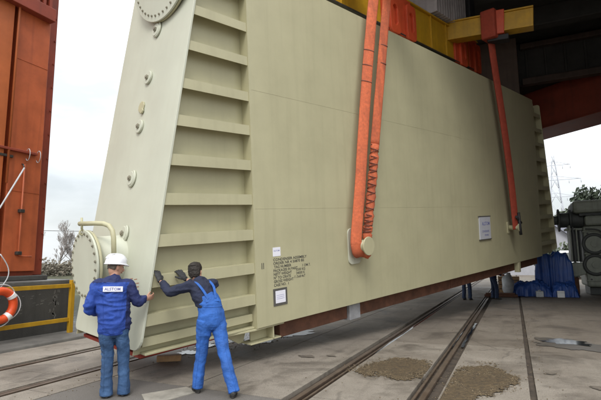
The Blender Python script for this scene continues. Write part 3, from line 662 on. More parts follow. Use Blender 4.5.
MB().box(tuple(Vector((9.45, -.62, 7.30)) - Vector(O2)), tuple(Vector((9.98, -.16, 8.22)) - Vector(O2))).obj('sling_wrap', M['sling_red'], s2, bevel=.05)

# ------------------------------------------------------------------ yellow spreader beam
OS = (7.0, 1.05, 7.5)
sp = sroot('spreader_beam', *OS, 'yellow spreader beam with red lugs hanging above the beige casing', 'spreader beam')
def sbx(a, b, nm, mt, par=sp, bev=.012, off=OS): return MB().box(tuple(Vector(a) - Vector(off)), tuple(Vector(b) - Vector(off))).obj(nm, mt, par, bevel=bev)
sbx((2.2, .85, 6.96), (11.45, 1.25, 8.02), 'beam_web', M['yellow'])
sbx((2.2, .77, 8.023), (11.5, 1.33, 8.07), 'beam_flange', M['yellow'], bev=.006)
sbx((2.2, .77, 6.91), (11.5, 1.33, 6.957), 'beam_flange', M['darksteel'], bev=.006)
for x in (3.6, 4.75, 8.05, 9.05): sbx((x, .79, 6.96), (x + .025, .848, 8.02), 'web_stiffener', M['yellow'], bev=.004)
for i, x in enumerate((5.35, 6.2, 9.62, 10.75)):
    lg = sbx((x, .775, 6.90), (x + .62, .847, 8.08), 'red_lug', M['lug_red'], bev=.01)
    ring = MB(); n = 24; c = Vector((x + .50, .69, 7.35)); ov = []; iv = []
    for k in range(n):
        w = 2 * math.pi * k / n; cz_ = .20 if math.sin(w) > 0 else -.20
        sq = lambda t: math.copysign(abs(t) ** .35, t); ov.append(c + Vector((.25 * sq(math.cos(w)), 0, .52 * sq(math.sin(w))))); iv.append(c + Vector((.11 * math.cos(w), 0, cz_ * .9 + .11 * math.sin(w))))
    vs = ov + iv + [p + Vector((0, .084, 0)) for p in ov] + [p + Vector((0, .084, 0)) for p in iv]; fs = []
    for k in range(n):
        j = (k + 1) % n; fs += [(k, j, n + j, n + k), (2 * n + k, 3 * n + k, 3 * n + j, 2 * n + j), (k, 2 * n + k, 2 * n + j, j), (n + k, n + j, 3 * n + j, 3 * n + k)]
    ring.add(sub(OS, vs), fs); ring.obj('lug_eye', M['lug_red'], sp, bevel=.01)
def crossbeam(x0, x1, nm, hz=None):
    a = Vector((x0, 1.6, 8.20)); e = Vector((x1, -1.55, 8.03)); d_ = (e - a).normalized(); s_ = Vector((0, 0, 1)).cross(d_).normalized(); u_ = d_.cross(s_) if d_.cross(s_).z > 0 else -d_.cross(s_)
    def pr(w0, w1, z0, z1):
        b = MB(); b.prism([tuple(a + s_ * w + u_ * z - Vector(OS)) for w, z in ((w0, z0), (w1, z0), (w1, z1), (w0, z1))], e - a); return b
    cb = pr(-.19, .19, -.55, -.02).obj(nm, M['yellow'], sp, bevel=.012)
    pr(-.24, .24, -.018, .03).obj('beam_flange', M['yellow'], sp, bevel=.005); pr(-.24, .24, -.60, -.552).obj('beam_flange', M['yellow'], sp, bevel=.005)
    p = a + (e - a) * .60
    b = MB(); b.prism([tuple(p + s_ * w + u_ * z - Vector(OS)) for w, z in ((-.27, -.68), (.27, -.68), (.27, .08), (-.27, .08))], d_ * .5); b.obj('red_saddle', M['lug_red'], sp, bevel=.02)
    b = MB(); b.prism([tuple(p + s_ * w + u_ * z - Vector(OS)) for w, z in ((-.2, -.86), (.2, -.86), (.2, -.69), (-.2, -.69))], d_ * .62); b.obj('saddle_block', M['black'], sp, bevel=.02)
crossbeam(9.25, 10.15, 'cross_beam'); crossbeam(3.5, 4.05, 'cross_beam')
# hook block above it
OH = (9.7, 1.05, 8.1)
hb = sroot('hook_block', *OH, 'dark grey multi sheave hook block hanging above the yellow beam', 'hook block')
for i in range(13):
    x = 8.1 + i * .17; sbx((x, .60, 8.12), (x + .085, 1.6, 10.2), 'sheave_plate', M['grey'], hb, .015, OH)
sbx((8.2, .86, 8.10), (10.3, 1.3, 10.1), 'block_core', M['deck'], hb, .02, OH)
sbx((10.32, .5, 8.085), (10.75, 1.5, 10.4), 'end_cheek', M['black'], hb, .03, OH)
for x in (8.4, 9.0, 9.6, 10.1): MB().tube(sub(OH, [(x, 1.1, 10.15), (x, 1.1, 13.2)]), .025, 8).obj('wire_rope', M['darksteel'], hb)

# ------------------------------------------------------------------ portal crane overhead
cr_ = empty('portal_crane', (2, 20, 0), 'dark red portal crane bridging the yard above the casing', 'crane')
def cb_(a, b, nm, mt, bev=.03): return MB().box(tuple(Vector(a) - Vector((2, 20, 0))), tuple(Vector(b) - Vector((2, 20, 0)))).obj(nm, mt, cr_, bevel=bev)
# lower red girder, set askew across the yard
ga = Vector((-7.6, 30.3, 7.30)); gb = Vector((10.5, 21.4, 8.72)); gd_ = (gb - ga); 
gs = Vector((0, 0, 1)).cross(gd_.normalized()).normalized()
def gprism(w0, w1, z0, z1, nm, mt):
    b = MB(); b.prism([tuple(ga + gs * w + Vector((0, 0, z)) - Vector((2, 20, 0))) for w, z in ((w0, z0), (w1, z0), (w1, z1), (w0, z1))], gd_); return b.obj(nm, mt, cr_, bevel=.02)
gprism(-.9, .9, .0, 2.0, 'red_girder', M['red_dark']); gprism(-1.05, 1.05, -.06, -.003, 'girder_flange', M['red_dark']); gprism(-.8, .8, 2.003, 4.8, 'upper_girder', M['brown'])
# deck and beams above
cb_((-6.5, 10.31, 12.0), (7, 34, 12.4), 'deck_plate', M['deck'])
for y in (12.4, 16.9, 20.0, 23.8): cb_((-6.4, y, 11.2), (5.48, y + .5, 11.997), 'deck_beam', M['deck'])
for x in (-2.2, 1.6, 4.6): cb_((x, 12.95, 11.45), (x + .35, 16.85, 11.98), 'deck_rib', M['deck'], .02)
cb_((-6.5, 9.8, 10.5), (7, 10.3, 13.0), 'edge_shade_girder', M['red_dark'])  # unseen front girder, its drop shaped to shade the casing
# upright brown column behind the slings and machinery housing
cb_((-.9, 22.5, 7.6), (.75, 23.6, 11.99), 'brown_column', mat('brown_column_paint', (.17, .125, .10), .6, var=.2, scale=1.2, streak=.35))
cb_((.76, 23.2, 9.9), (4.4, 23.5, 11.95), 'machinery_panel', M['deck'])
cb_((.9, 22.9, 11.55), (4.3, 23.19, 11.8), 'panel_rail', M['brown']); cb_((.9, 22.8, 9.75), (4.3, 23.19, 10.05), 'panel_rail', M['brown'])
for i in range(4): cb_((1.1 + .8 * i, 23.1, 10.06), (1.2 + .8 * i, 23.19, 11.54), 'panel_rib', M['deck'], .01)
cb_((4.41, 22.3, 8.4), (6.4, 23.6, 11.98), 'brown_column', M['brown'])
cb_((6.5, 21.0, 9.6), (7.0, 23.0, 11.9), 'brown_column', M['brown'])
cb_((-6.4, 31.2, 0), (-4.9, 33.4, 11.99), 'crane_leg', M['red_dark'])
cb_((5.8, 9.2, .02), (6.2, 33.9, 11.99), 'shading_side_wall', M['brown'])  # unseen wall, added to block sky light from the casing's far end
cb_((-6.4, 31.0, 3.2), (1.4, 31.19, 11.99), 'shading_end_wall', M['deck']); cb_((-6.5, 12.5, 3.0), (-6.3, 30.9, 11.99), 'shading_side_wall', M['deck'])  # unseen back and left walls, added to darken the ground beyond
for y in (9.3, 12.7, 16.5, 21.8, 27.2): cb_((5.5, y, 0), (5.79, y + .6, 11.99), 'shading_wall_post', M['red_dark'])  # posts along the added light-blocking wall

# ------------------------------------------------------------------ background at the right
mc = empty('machine_casing', (3.6, 24.6, 0), 'large grey green machine casing with round ports under the crane', 'machine')
def mbx(a, b, nm, mt, bev=.06, par=mc): return MB().box(a, b).obj(nm, mt, par, bevel=bev)
mbx((-.62, 0, .35), (2.4, 2.2, 3.15), 'casing_body', M['machine'], .12)
mbx((-.5, -.1, 3.16), (2.4, 2.1, 3.62), 'upper_casing', M['machine'], .10)
mbx((-.95, -.2, 3.75), (2.4, 2.0, 4.35), 'top_cover', M['machine'], .14)
mbx((-.7, .0, 3.625), (2.5, 1.9, 3.745), 'joint_gap', M['machine_dark'], .01)
for x, z, r in ((-.22, 2.32, .42), (-.25, 1.36, .42), (.95, 2.3, .42), (.95, 1.34, .42)):
    MB().torus((x, -.02, z), (0, 1, 0), r, .08, 32, 10).obj('port_ring', M['machine_dark'], mc)
    MB().tube([(x, -.005, z), (x, -.06, z)], r * .86, 32).tube([(x, -.06, z), (x, -.12, z)], r * .35, 24).obj('port_cover', M['machine'], mc)
for i in range(4): mbx((-1.18 + .13 * i, -.12 + .02 * i, 1.5), (-1.12 + .13 * i, .9, 3.2 - .08 * i), 'side_fin', M['machine_dark'] if i % 2 else M['machine'], .012)
b = MB(); b.prism([(-.6, .05, .95), (-.62, .05, 1.45), (-1.0, .05, 1.50), (-1.45, .05, 1.33), (-1.62, .05, 1.12), (-1.5, .05, .98), (-1.05, .05, .80)], (0, .7, 0)); b.obj('mounting_foot', M['machine'], mc, bevel=.05)
b = MB()
for xa, xb, r in ((-1.55, -1.48, .55), (-1.47, -1.1, .36), (-1.09, -1.0, .52), (-.99, -.52, .40), (-1.75, -1.56, .22)): b.tube([(xa, .6, 3.55 - .05), (xb, .6, 3.55 - .05)], r, 28)
b.obj('shaft_coupling', M['machine_dark'], mc, bevel=.015)
mbx((-1.3, .2, 2.98), (-.5, 1.0, 3.08), 'shaft_bracket', M['machine'], .02)
mbx((-.5, .3, .0), (2.4, 2.0, .34), 'plinth', M['machine_dark'], .02)
mbx((-1.2, -.1, .02), (-.95, .4, .8), 'red_jack', M['rust'], .05)
for zx in ((-.45, .7), (-.45, 1.9), (-.45, 2.8), (.4, .7)):
    MB().tube([(zx[0], -.002, zx[1]), (zx[0], -.03, zx[1])], .045, 8).obj('bolt', M['machine_dark'], mc)

for i in range(9): MB().box((-.55 + .32 * i, -.16, 3.66), (-.47 + .32 * i, -.12, 3.72)).obj('bolt', M['machine_dark'], mc)
for z in (.62, 1.85, 2.86): mbx((-.66, -.045, z), (2.4, -.003, z + .05), 'casing_flange', M['machine'], .01)
MB().tube(spline2([(-.55, -.22, 3.0), (.0, -.26, 2.9), (.3, -.2, 2.3), (.36, -.2, 1.0), (.5, -.2, .4)]), .035, 8).obj('oil_pipe', M['machine_dark'], mc)
MB().tube(spline2([(.4, -.2, 4.1), (.5, -.5, 3.9), (.45, -.4, 3.2), (.42, -.1, 3.0)]), .05, 8).obj('oil_pipe', M['machine'], mc)
for x in (-.7, .0, .7): MB().torus((x, .8, 4.42), (1, 0, 0), .09, .022, 16, 8).obj('lifting_eye', M['machine_dark'], mc)

def tarp(name, label, cx_, cy_, sx, sy, h, seed, prof):
    n, k = 64, 48; vs = []
    for j in range(k + 1):
        for i in range(n + 1):
            u, v_ = i / n * 2 - 1, j / k * 2 - 1
            e = (1 - abs(u) ** prof) * (1 - abs(v_) ** prof); e = max(0, e) ** .55
            q = Vector((u * 1.6 + seed, v_ * 1.3, seed)); z = h * e * (.88 + .16 * mnoise.fractal(q, 1, 2, 2)) + .07 * e * mnoise.fractal(q * 5, .8, 2, 4)
            ang = math.atan2(v_, u); fold = (.06 * math.sin(ang * 11 + seed + 4 * mnoise.noise(q * 2)) + .16 * mnoise.fractal(q * 4 + Vector((0, 0, 3)), .8, 2, 4)) * (1 - e * .6)
            vs.append((u * sx * (1 + fold), v_ * sy * (1 + fold), max(.006, z)))
    fs = [(j * (n + 1) + i, j * (n + 1) + i + 1, (j + 1) * (n + 1) + i + 1, (j + 1) * (n + 1) + i) for j in range(k) for i in range(n)]
    # closing skirt below
    m0 = len(vs); ring = [i for i in range(n + 1)] + [j * (n + 1) + n for j in range(1, k + 1)] + [k * (n + 1) + i for i in range(n - 1, -1, -1)] + [j * (n + 1) for j in range(k - 1, 0, -1)]
    b = MB(); b.add(vs, fs, True); b.add([(vs[i][0], vs[i][1], 0) for i in ring], [tuple(range(len(ring)))[::-1]])
    o = b.obj(name, M['tarp']); o.location = (cx_, cy_, .006); return tag(o, label, 'tarpaulin', 'blue tarpaulins beside the machine')
tarp('tarp_pile', 'tall blue tarpaulin draped over goods left of the grey machine', 1.62, 24.4, .75, .6, 2.1, 3.1, 14)
tarp('tarp_pile', 'low crumpled blue tarpaulin nearest the wooden crate', .62, 23.3, .78, .5, .72, 8.4, 4)
tarp('tarp_pile', 'low blue tarpaulin bundle in front of the machine foot', 1.92, 23.2, .5, .45, .70, 5.6, 4)

ct = empty('crate', (-.28, 24.2, 0), 'open wooden crate with a dark inside left of the blue tarpaulins', 'crate')
for i in range(4): MB().box((-.45, -.35, .08 + .2 * i), (.45, -.325, .25 + .2 * i)).obj('plank', M['wood'], ct, bevel=.006)
for i in range(4): MB().box((-.475, -.35, .08 + .2 * i), (-.452, .35, .25 + .2 * i)).obj('plank', M['rust'], ct, bevel=.006)
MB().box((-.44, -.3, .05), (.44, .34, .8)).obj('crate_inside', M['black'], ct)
for x in (-.4, .3): MB().box((x, -.34, .0), (x + .1, .34, .06)).obj('runner', M['wood'], ct)
mw = MB().box((-.15, -.15, 0), (.15, .15, .26)).tube([(0, 0, .26), (0, 0, .31)], .06, 12).obj('plastic_canister', M['plastic'], None, bevel=.03); mw.location = (.92, 22.62, .012); tag(mw, 'pale plastic canister standing before the low blue tarpaulin', 'canister')
mw2 = MB().box((-.14, -.1, 0), (.14, .1, .28)).obj('white_box', M['white'], None, bevel=.02); MB().box((-.143, -.103, .2), (.143, .103, .215)).obj('lid', M['plastic'], mw2); mw2.location = (1.72, 22.55, .012); tag(mw2, 'small white box standing before the tarpaulin bundle', 'box')
def sack(x, y, z, sx, h, seed):
    b = MB(); K = 8; b.ball((0, 0, h * .5), 1, 18, 12, (sx, sx * .8, h * .5)); b.v = [tuple(Vector(v) * (1 + .16 * mnoise.fractal(Vector(v) * 3 + Vector((seed, 0, 0)), 1, 2, 3))) for v in b.v]; o = b.obj('plastic_sack', M['plastic']); o.location = (x, y, z); return o
sk = sack(-.33, 22.8, .02, .26, .95, 3); tag(sk, 'crumpled translucent sack beside the far worker', 'sack')
MB().tube([(-.3, 0, .93), (.0, -.02, 1.02), (.14, 0, 1.0)], .03, 8).obj('tie', M['cord_light'], sk)
pb = MB().box((-.75, -.25, 0), (.6, .25, .1)); pb.box((-.7, -.2, .1), (.5, .2, .16)); o = pb.obj('timber_stack', M['rust'], None, bevel=.01); o.location = (-.55, 22.4, .012); tag(o, 'low dark timber pieces lying beside the far worker', 'timber')
tb = MB().box((-.20, -.07, 0), (.20, .07, .10)).obj('timber_block', M['wood'], None, bevel=.01); tb.location = (-5.42, 6.28, .012); tb.rotation_euler = (0, 0, R(36)); tag(tb, 'pale timber block lying under the near end of the casing', 'timber')

# sheds, hedge, van, trees, pylon far right
wh = empty('warehouse', (-2, 62, 0), 'long pale grey warehouse seen low beneath the casing', 'warehouse')
MB().box((-14, 0, 0), (3.6, 9, 3.2)).obj('wall', M['house'], wh); MB().box((-14.2, -.3, 3.203), (3.8, 9.2, 3.45)).obj('roof', M['roof'], wh)
for i in range(6): MB().box((-12.6 + 2.6 * i, -.06, .1), (-10.9 + 2.6 * i, -.003, 2.5)).obj('door', M['grey'], wh)
for i in range(7): MB().box((-13.6 + 2.6 * i, -.16, 0), (-13.4 + 2.6 * i, -.003, 3.2)).obj('pier', M['roof'], wh)
hs = empty('gabled_building', (3, 52, 0), 'low building with a sloping lavender grey roof behind the trees', 'building')
b = MB(); b.prism([(-4.5, 0, 0), (3.0, 0, 0), (3.0, 0, 3.2), (-.75, 0, 6.2), (-4.5, 0, 3.2)], (0, 10, 0)); b.obj('wall', M['house'], hs)
for sgn in (-1, 1):
    b = MB(); b.prism([(-.75, -.4, 6.22), (-.75 + sgn * 4.5, -.4, 2.62), (-.75 + sgn * 4.5, -.4, 3.3), (-.75, -.4, 6.95)], (0, 10.8, 0)); b.obj('roof', M['roof'], hs)
MB().box((.8, -.05, 1.2), (2.0, -.003, 2.4)).obj('window', M['machine_dark'], hs)

def foliage(b, c, rx, rz, n, rnd, size, seed, gap=.25):
    done = 0
    while done < n:
        p = Vector((rnd.gauss(0, .45), rnd.gauss(0, .45), rnd.gauss(0, .45)))
        if p.length > 1.15: continue
        if mnoise.fractal(p * 2.4 + Vector((seed, 0, 0)), 1, 2, 3) < -gap + .35 * (p.length - .5): continue
        q = c + Vector((p.x * rx, p.y * rx, p.z * rz)); s_ = size * rnd.uniform(.6, 1.4)
        a = Vector((rnd.gauss(0, 1), rnd.gauss(0, 1), rnd.gauss(0, 1))).normalized(); t_ = a.orthogonal().normalized(); u_ = a.cross(t_)
        b.add([q - t_ * s_, q + u_ * s_ * .5, q + t_ * s_, q - u_ * s_ * .5], [(0, 1, 2, 3)]); done += 1
def leafy(x, y, h, r, seed, mt, label, cat='tree', n=10000, size=.27, grp='green trees behind the machine'):
    rnd = random.Random(seed); t = empty('tree' if cat == 'tree' else 'bush', (x, y, 0), label, cat, grp)
    b = MB(); b.tube([(0, 0, 0), (.1, 0, h * .35), (-.05, .1, h * .7), (.05, .05, h * .92)], [h * .035, h * .026, h * .014, .02], 8)
    for k in range(9):
        a = rnd.uniform(0, 6.28); z = h * rnd.uniform(.3, .8); e = Vector((math.cos(a) * r * .8, math.sin(a) * r * .8, z + h * .14)); b.tube([(0, 0, z), e * .5 + Vector((0, 0, z * .5 + .1)), e], [.07, .045, .015], 5)
    b.obj('trunk', M['bark'], t); f = MB()
    for k in range(7):
        a = rnd.uniform(0, 6.28); q = rnd.uniform(.1, .55) * r; z = h * rnd.uniform(.38, .86); foliage(f, Vector((math.cos(a) * q, math.sin(a) * q, z)), r * rnd.uniform(.45, .7), h * rnd.uniform(.14, .24), n // 7, rnd, size, seed + k)
    f.obj('crown', mt, t); return t
leafy(8.6, 60, 9.4, 3.0, 1, M['leaf'], 'tallest dark green tree rising above the machine top cover')
leafy(5.3, 58, 7.6, 2.1, 2, M['leaf2'], 'rounder olive green tree just right of the casing edge')
leafy(12.2, 62, 9.6, 3.2, 3, M['leaf'], 'dark green tree at the right edge of the photo')
leafy(15.5, 58, 9.0, 3.2, 9, M['leaf'], 'dark green tree farthest right behind the machine')
for i, (x, lab) in enumerate(((2.9, 'low dark hedge bush nearest the casing edge'), (4.3, 'low dark hedge bush behind the white van'), (5.7, 'low dark hedge bush behind the machine fins'), (7.2, 'low dark hedge bush hidden mostly by machine'))):
    f = MB(); rnd = random.Random(40 + i); foliage(f, Vector((0, 0, 1.3)), 1.15, 1.6, 1500, rnd, .2, i * 3.3); t = f.obj('bush', M['leaf2'] if i % 2 else M['leaf']); t.location = (x, 46.5 + .4 * i, 0); tag(t, lab, 'bush', 'hedge before the gabled building')
vn = empty('parked_van', (4.35, 44.0, 0), 'small white van parked before the hedge beyond the yard', 'van')
b = MB(); b.prism([(-.9, -2.0, .45), (-.9, 2.0, .45), (-.9, 2.0, 2.25), (-.9, -1.0, 2.3), (-.9, -1.45, 1.45), (-.9, -2.0, 1.25)], (1.8, 0, 0)); b.obj('body', M['white'], vn, bevel=.1)
b = MB(); b.add([(-.75, -1.06, 2.12), (.75, -1.06, 2.12), (.8, -1.46, 1.5), (-.8, -1.46, 1.5)], [(0, 1, 2, 3)]); b.v = [(x, y - .04, z) for x, y, z in b.v]; b.obj('windscreen', M['machine_dark'], vn)
for x in (-.85, .85):
    for y in (-1.3, 1.3): MB().tube([(x - .1, y, .36), (x + .1, y, .36)], .35, 20).obj('wheel', M['black'], vn)
for x in (-.65, .65): MB().box((x - .12, -2.03, .85), (x + .12, -1.98, 1.05)).obj('headlight', M['paper'], vn)

def pylon(x, y, h, label):
    t = empty('pylon', (x, y, 0), label, 'power pylon'); b = MB(); lv = [0, .2, .38, .54, .68, .80, .9, 1.0]
    hw = lambda f: 4.2 * (1 - f) ** 1.1 + .5
    for sx in (-1, 1):
        for sy in (-1, 1): b.tube([(sx * hw(f), sy * hw(f), f * h) for f in lv], .16, 5)
    for i in range(len(lv) - 1):
        for sy in (-1, 1):
            for a, c_ in ((-1, 1), (1, -1)): b.tube([(a * hw(lv[i]), sy * hw(lv[i]), lv[i] * h), (c_ * hw(lv[i + 1]), sy * hw(lv[i + 1]), lv[i + 1] * h)], .09, 4)
            for a, c_ in ((-1, 1), (1, -1)): b.tube([(sy * hw(lv[i]), a * hw(lv[i]), lv[i] * h), (sy * hw(lv[i + 1]), c_ * hw(lv[i + 1]), lv[i + 1] * h)], .09, 4)
    b.obj('lattice_tower', M['pylon'], t)
    for f, w in ((.60, 8.5), (.76, 11), (.90, 7)):
        q = MB(); q.tube([(-w, 0, f * h), (w, 0, f * h)], .16, 5); q.tube([(-w, 0, f * h), (0, 0, f * h + 2.0)], .1, 4); q.tube([(w, 0, f * h), (0, 0, f * h + 2.0)], .1, 4)
        for s_ in (-1, -.55, .55, 1): q.tube([(s_ * w, 0, f * h), (s_ * w, 0, f * h - 2)], .13, 5)
        q.obj('crossarm', M['pylon'], t)
    return t
pylon(20.5, 250, 52, 'pale lattice power pylon far beyond the trees at right')

# bare trees over the river, bushes under them
def bare_tree(x, y, z, h, seed, label, lean=0):
    rnd = random.Random(seed); t = empty('bare_tree', (x, y, z), label, 'tree', 'bare trees across the river')
    tr = MB(); tw = MB()
    def grow(p, d, l, r, lev):
        n = 3; pts = [p]; q = p.copy(); dd_ = d.copy()
        for i in range(n):
            dd_ = (dd_ + Vector((rnd.gauss(0, .13), rnd.gauss(0, .13), rnd.gauss(.04, .08)))).normalized(); q = q + dd_ * l / n; pts.append(q.copy())
        (tr if lev < 2 else tw).tube(pts, [r, r * .85, r * .7, r * .5], 6 if lev < 2 else 3, cap=False)
        if lev >= 5: return
        k = {0: 8, 1: 5, 2: 5, 3: 4, 4: 3}[lev]
        for j in range(k):
            f = rnd.uniform(.35, 1.0) if lev else rnd.uniform(.3, 1.0); i = min(int(f * n), n - 1); b0 = pts[i].lerp(pts[i + 1], f * n - i)
            a = rnd.uniform(0, 6.28); sp_ = rnd.uniform(.3, .7); side_ = Vector((math.cos(a), math.sin(a), .75)); nd = (dd_ * (1 - sp_ * .45) + side_ * sp_).normalized()
            grow(b0, nd, l * rnd.uniform(.42, .62), max(.010, r * .5), lev + 1)
    grow(Vector((0, 0, 0)), Vector((lean, 0, 1)).normalized(), h * .66, h * .014, 0)
    tr.obj('trunk', M['bark'], t); tw.obj('crown', M['twig'], t)
bare_tree(-48.1, 36.1, .1, 5.6, 3, 'tallest bare tree with an upright forked crown across the river', .03)
bare_tree(-46.6, 37.6, .1, 4.6, 5, 'slim bare tree right of the tallest, beside the manhole cover')
bare_tree(-50.5, 34.6, .1, 4.6, 9, 'bare tree partly behind the orange crane pillar', -.05)
bare_tree(-45.5, 40.5, .1, 4.4, 14, 'bare tree mostly hidden behind the beige end flange')
labs = ['brown winter bush nearest the crane pillar', 'brown winter bush under the tallest bare tree', 'brown winter bush under the slim bare tree', 'brown winter bush beside the end flange', 'brown winter bush behind the nozzle cover', 'brown winter bush behind the casing']
for i, lab in enumerate(labs):
    f = MB(); rnd = random.Random(60 + i); foliage(f, Vector((0, 0, .8)), 2.2, 1.1, 1100, rnd, .16, i * 2.2, .5); a = R(147 - i * 3.0); t = f.obj('bush', M['bush']); t.location = (math.cos(a) * 58, math.sin(a) * 58, .25); tag(t, lab, 'bush', 'bushes along the river bank')
ow = empty('overhead_line', (-52, 40, 0), 'thin overhead line strung across the sky by the bare trees', 'overhead line')
MB().tube([(-14, -14, 6.0), (0, 0, 5.75), (22, 22, 6.0)], .035, 5).obj('wire', M['darksteel'], ow)
for p in ((-14, -14), (22, 22)): MB().tube([(p[0], p[1], 0), (p[0], p[1], 6.6)], .12, 8).obj('pole', M['bark'], ow)

# ------------------------------------------------------------------ people
def fold(seed, amp, fx=9., fz=5.):
    sv = Vector((seed, seed * 2.3, 0))
    def f(p):
        q = Vector((p.x * fx, p.y * fx, p.z * fz)) + sv
        a = mnoise.fractal(q, 1, 2, 3); w = Vector((mnoise.noise(p * 4 + sv), mnoise.noise(p * 4 - sv), 0)) * .6
        r_ = 1 - 2.4 * abs(mnoise.noise(Vector((p.x * fx * .6 + p.z * 4, p.y * fx * .6 - p.z * 2, p.z * fz * 2.2)) + sv + w)); r2 = 1 - 2.4 * abs(mnoise.noise(Vector((p.x * fx * 1.3 - p.z * 5, p.y * fx * 1.3, p.z * fz * 1.3)) - sv + w))
        return amp * (a * .5 + max(r_, -.4) * .75 + max(r2, -.4) * .35 - .3)
    return f
def limb(b, pts, n=20, sub_=5):
    """pts: (pos, rx, ry, side) stations of a closed tapered limb"""
    P = spline([p[0] for p in pts], sub_); m_ = len(pts) - 1; vs = []; K = len(P)
    for i, p in enumerate(P):
        f = i / sub_; k = min(int(f), m_ - 1); u = f - k; u = u * u * (3 - 2 * u)
        rx = pts[k][1] * (1 - u) + pts[k + 1][1] * u; ry = pts[k][2] * (1 - u) + pts[k + 1][2] * u; sd = Vector(pts[k][3]).lerp(Vector(pts[k + 1][3]), u)
        t = (P[min(i + 1, K - 1)] - P[max(i - 1, 0)]).normalized(); a = (sd - t * sd.dot(t)).normalized(); c = t.cross(a)
        for j in range(n): w = 2 * math.pi * j / n; vs.append(p + a * math.cos(w) * rx + c * math.sin(w) * ry)
    fs = [(i * n + k, i * n + (k + 1) % n, (i + 1) * n + (k + 1) % n, (i + 1) * n + k) for i in range(K - 1) for k in range(n)]
    fs += [tuple(range(n))[::-1], tuple((K - 1) * n + k for k in range(n))]
    b.add(vs, fs, True)
def head(b, c, face, up, s=1.):
    f = Vector(face).normalized(); u = Vector(up); u = (u - f * u.dot(f)).normalized(); r_ = f.cross(u)
    Q = lambda x, y, z: Vector(c) + (r_ * x + f * y + u * z) * s
    st_ = [(-.115, .035, .035, .045), (-.10, .052, .055, .030), (-.075, .062, .080, .012), (-.04, .068, .092, .002), (0, .073, .098, .0), (.04, .076, .100, -.004), (.075, .072, .094, -.008), (.10, .058, .074, -.010), (.118, .034, .042, -.012), (.124, .01, .012, -.012)]
    limb(b, [(Q(0, y, z), rx * s, ry * s, r_) for z, rx, ry, y in st_], 20, 3)
    limb(b, [(Q(0, .085, .028), .010 * s, .012 * s, r_), (Q(0, .108, -.004), .013 * s, .014 * s, r_), (Q(0, .120, -.026), .017 * s, .014 * s, r_), (Q(0, .100, -.036), .016 * s, .010 * s, r_)], 10, 3)
    for sx in (-1, 1):
        limb(b, [(Q(sx * .074, -.012, .028), .006 * s, .012 * s, r_), (Q(sx * .081, -.016, .012), .009 * s, .021 * s, r_), (Q(sx * .080, -.012, -.012), .009 * s, .019 * s, r_), (Q(sx * .075, -.004, -.032), .007 * s, .010 * s, r_)], 10, 3)
        limb(b, [(Q(sx * .055, .078, .036), .016 * s, .008 * s, r_), (Q(sx * .02, .093, .038), .016 * s, .008 * s, r_)], 8, 2)
    limb(b, [(Q(-.022, .092, -.058), .007 * s, .007 * s, u), (Q(0, .097, -.060), .010 * s, .010 * s, u), (Q(.022, .092, -.058), .007 * s, .007 * s, u)], 8, 3)
    return Q, r_, f, u
def hand(b, wrist, d, palm_n, thumb_side, s=1., curl=.5):
    """wrist -> fingers along d; palm faces palm_n; thumb leaves on thumb_side"""
    d = Vector(d).normalized(); pn = Vector(palm_n); pn = (pn - d * pn.dot(d)).normalized(); ts = Vector(thumb_side); ts = (ts - d * ts.dot(d) - pn * ts.dot(pn)).normalized()
    w = Vector(wrist); P = lambda a, t, n_: w + (d * a + ts * t + pn * n_) * s
    limb(b, [(P(-.03, 0, 0), .028 * s, .021 * s, ts), (P(.01, 0, 0), .031 * s, .020 * s, ts), (P(.055, 0, 0), .042 * s, .017 * s, ts), (P(.092, 0, .002), .040 * s, .013 * s, ts)], 14, 4)
    for off_, ln, r_ in ((.030, .072, .0092), (.010, .081, .0096), (-.011, .075, .0092), (-.030, .058, .0082)):
        a0 = curl * .5; pts = [(P(.075, off_, .0), r_ * 1.05 * s, r_ * 1.05 * s, ts)]; x, z = .092, .0; an = a0
        for q in range(3):
            l_ = ln * (.45, .32, .26)[q]; x += math.cos(an) * l_; z += math.sin(an) * l_; pts.append((P(x, off_ * 1.12, z), r_ * (1, .94, .78)[q] * s, r_ * (1, .94, .78)[q] * s, ts)); an += curl * .75
        limb(b, pts, 8, 3)
    limb(b, [(P(.012, .022, .006), .015 * s, .014 * s, d), (P(.040, .050, .014), .0125 * s, .0125 * s, d), (P(.070, .064, .024), .011 * s, .011 * s, d), (P(.090, .066, .034), .0085 * s, .0085 * s, d)], 8, 3)
def shoe(root, ankle, d, mt, s=1.):
    d = Vector((d[0], d[1], 0)).normalized(); sd = Vector((-d.y, d.x, 0)); a = Vector((ankle[0], ankle[1], 0))
    Q = lambda x, z: a + d * x + Vector((0, 0, z))
    b = MB(); limb(b, [(Q(-.075, .05), .022, .026, sd), (Q(-.05, .055), .036, .042, sd), (Q(.0, .058), .040, .046, sd), (Q(.07, .048), .043, .036, sd), (Q(.13, .040), .046, .028, sd), (Q(.18, .034), .036, .022, sd), (Q(.195, .03), .015, .012, sd)], 14, 3)
    limb(b, [(Q(-.012, .05), .040, .044, sd), (Q(-.012, .10), .040, .044, sd), (Q(-.012, .13), .042, .046, sd)], 14, 2)
    fuse('shoe', b, .009, mt, root, 2)
    q = MB(); pts = []
    for i in range(20):
        w = 2 * math.pi * i / 20; x = .06 + .138 * math.cos(w); wd = .046 * math.sin(w) * (1 + .12 * math.cos(w)); pts.append(a + d * x + sd * wd)
    q.prism([(p.x, p.y, .002) for p in pts], (0, 0, .024)); q.obj('sole', M['sole'], root, bevel=.004)
    return

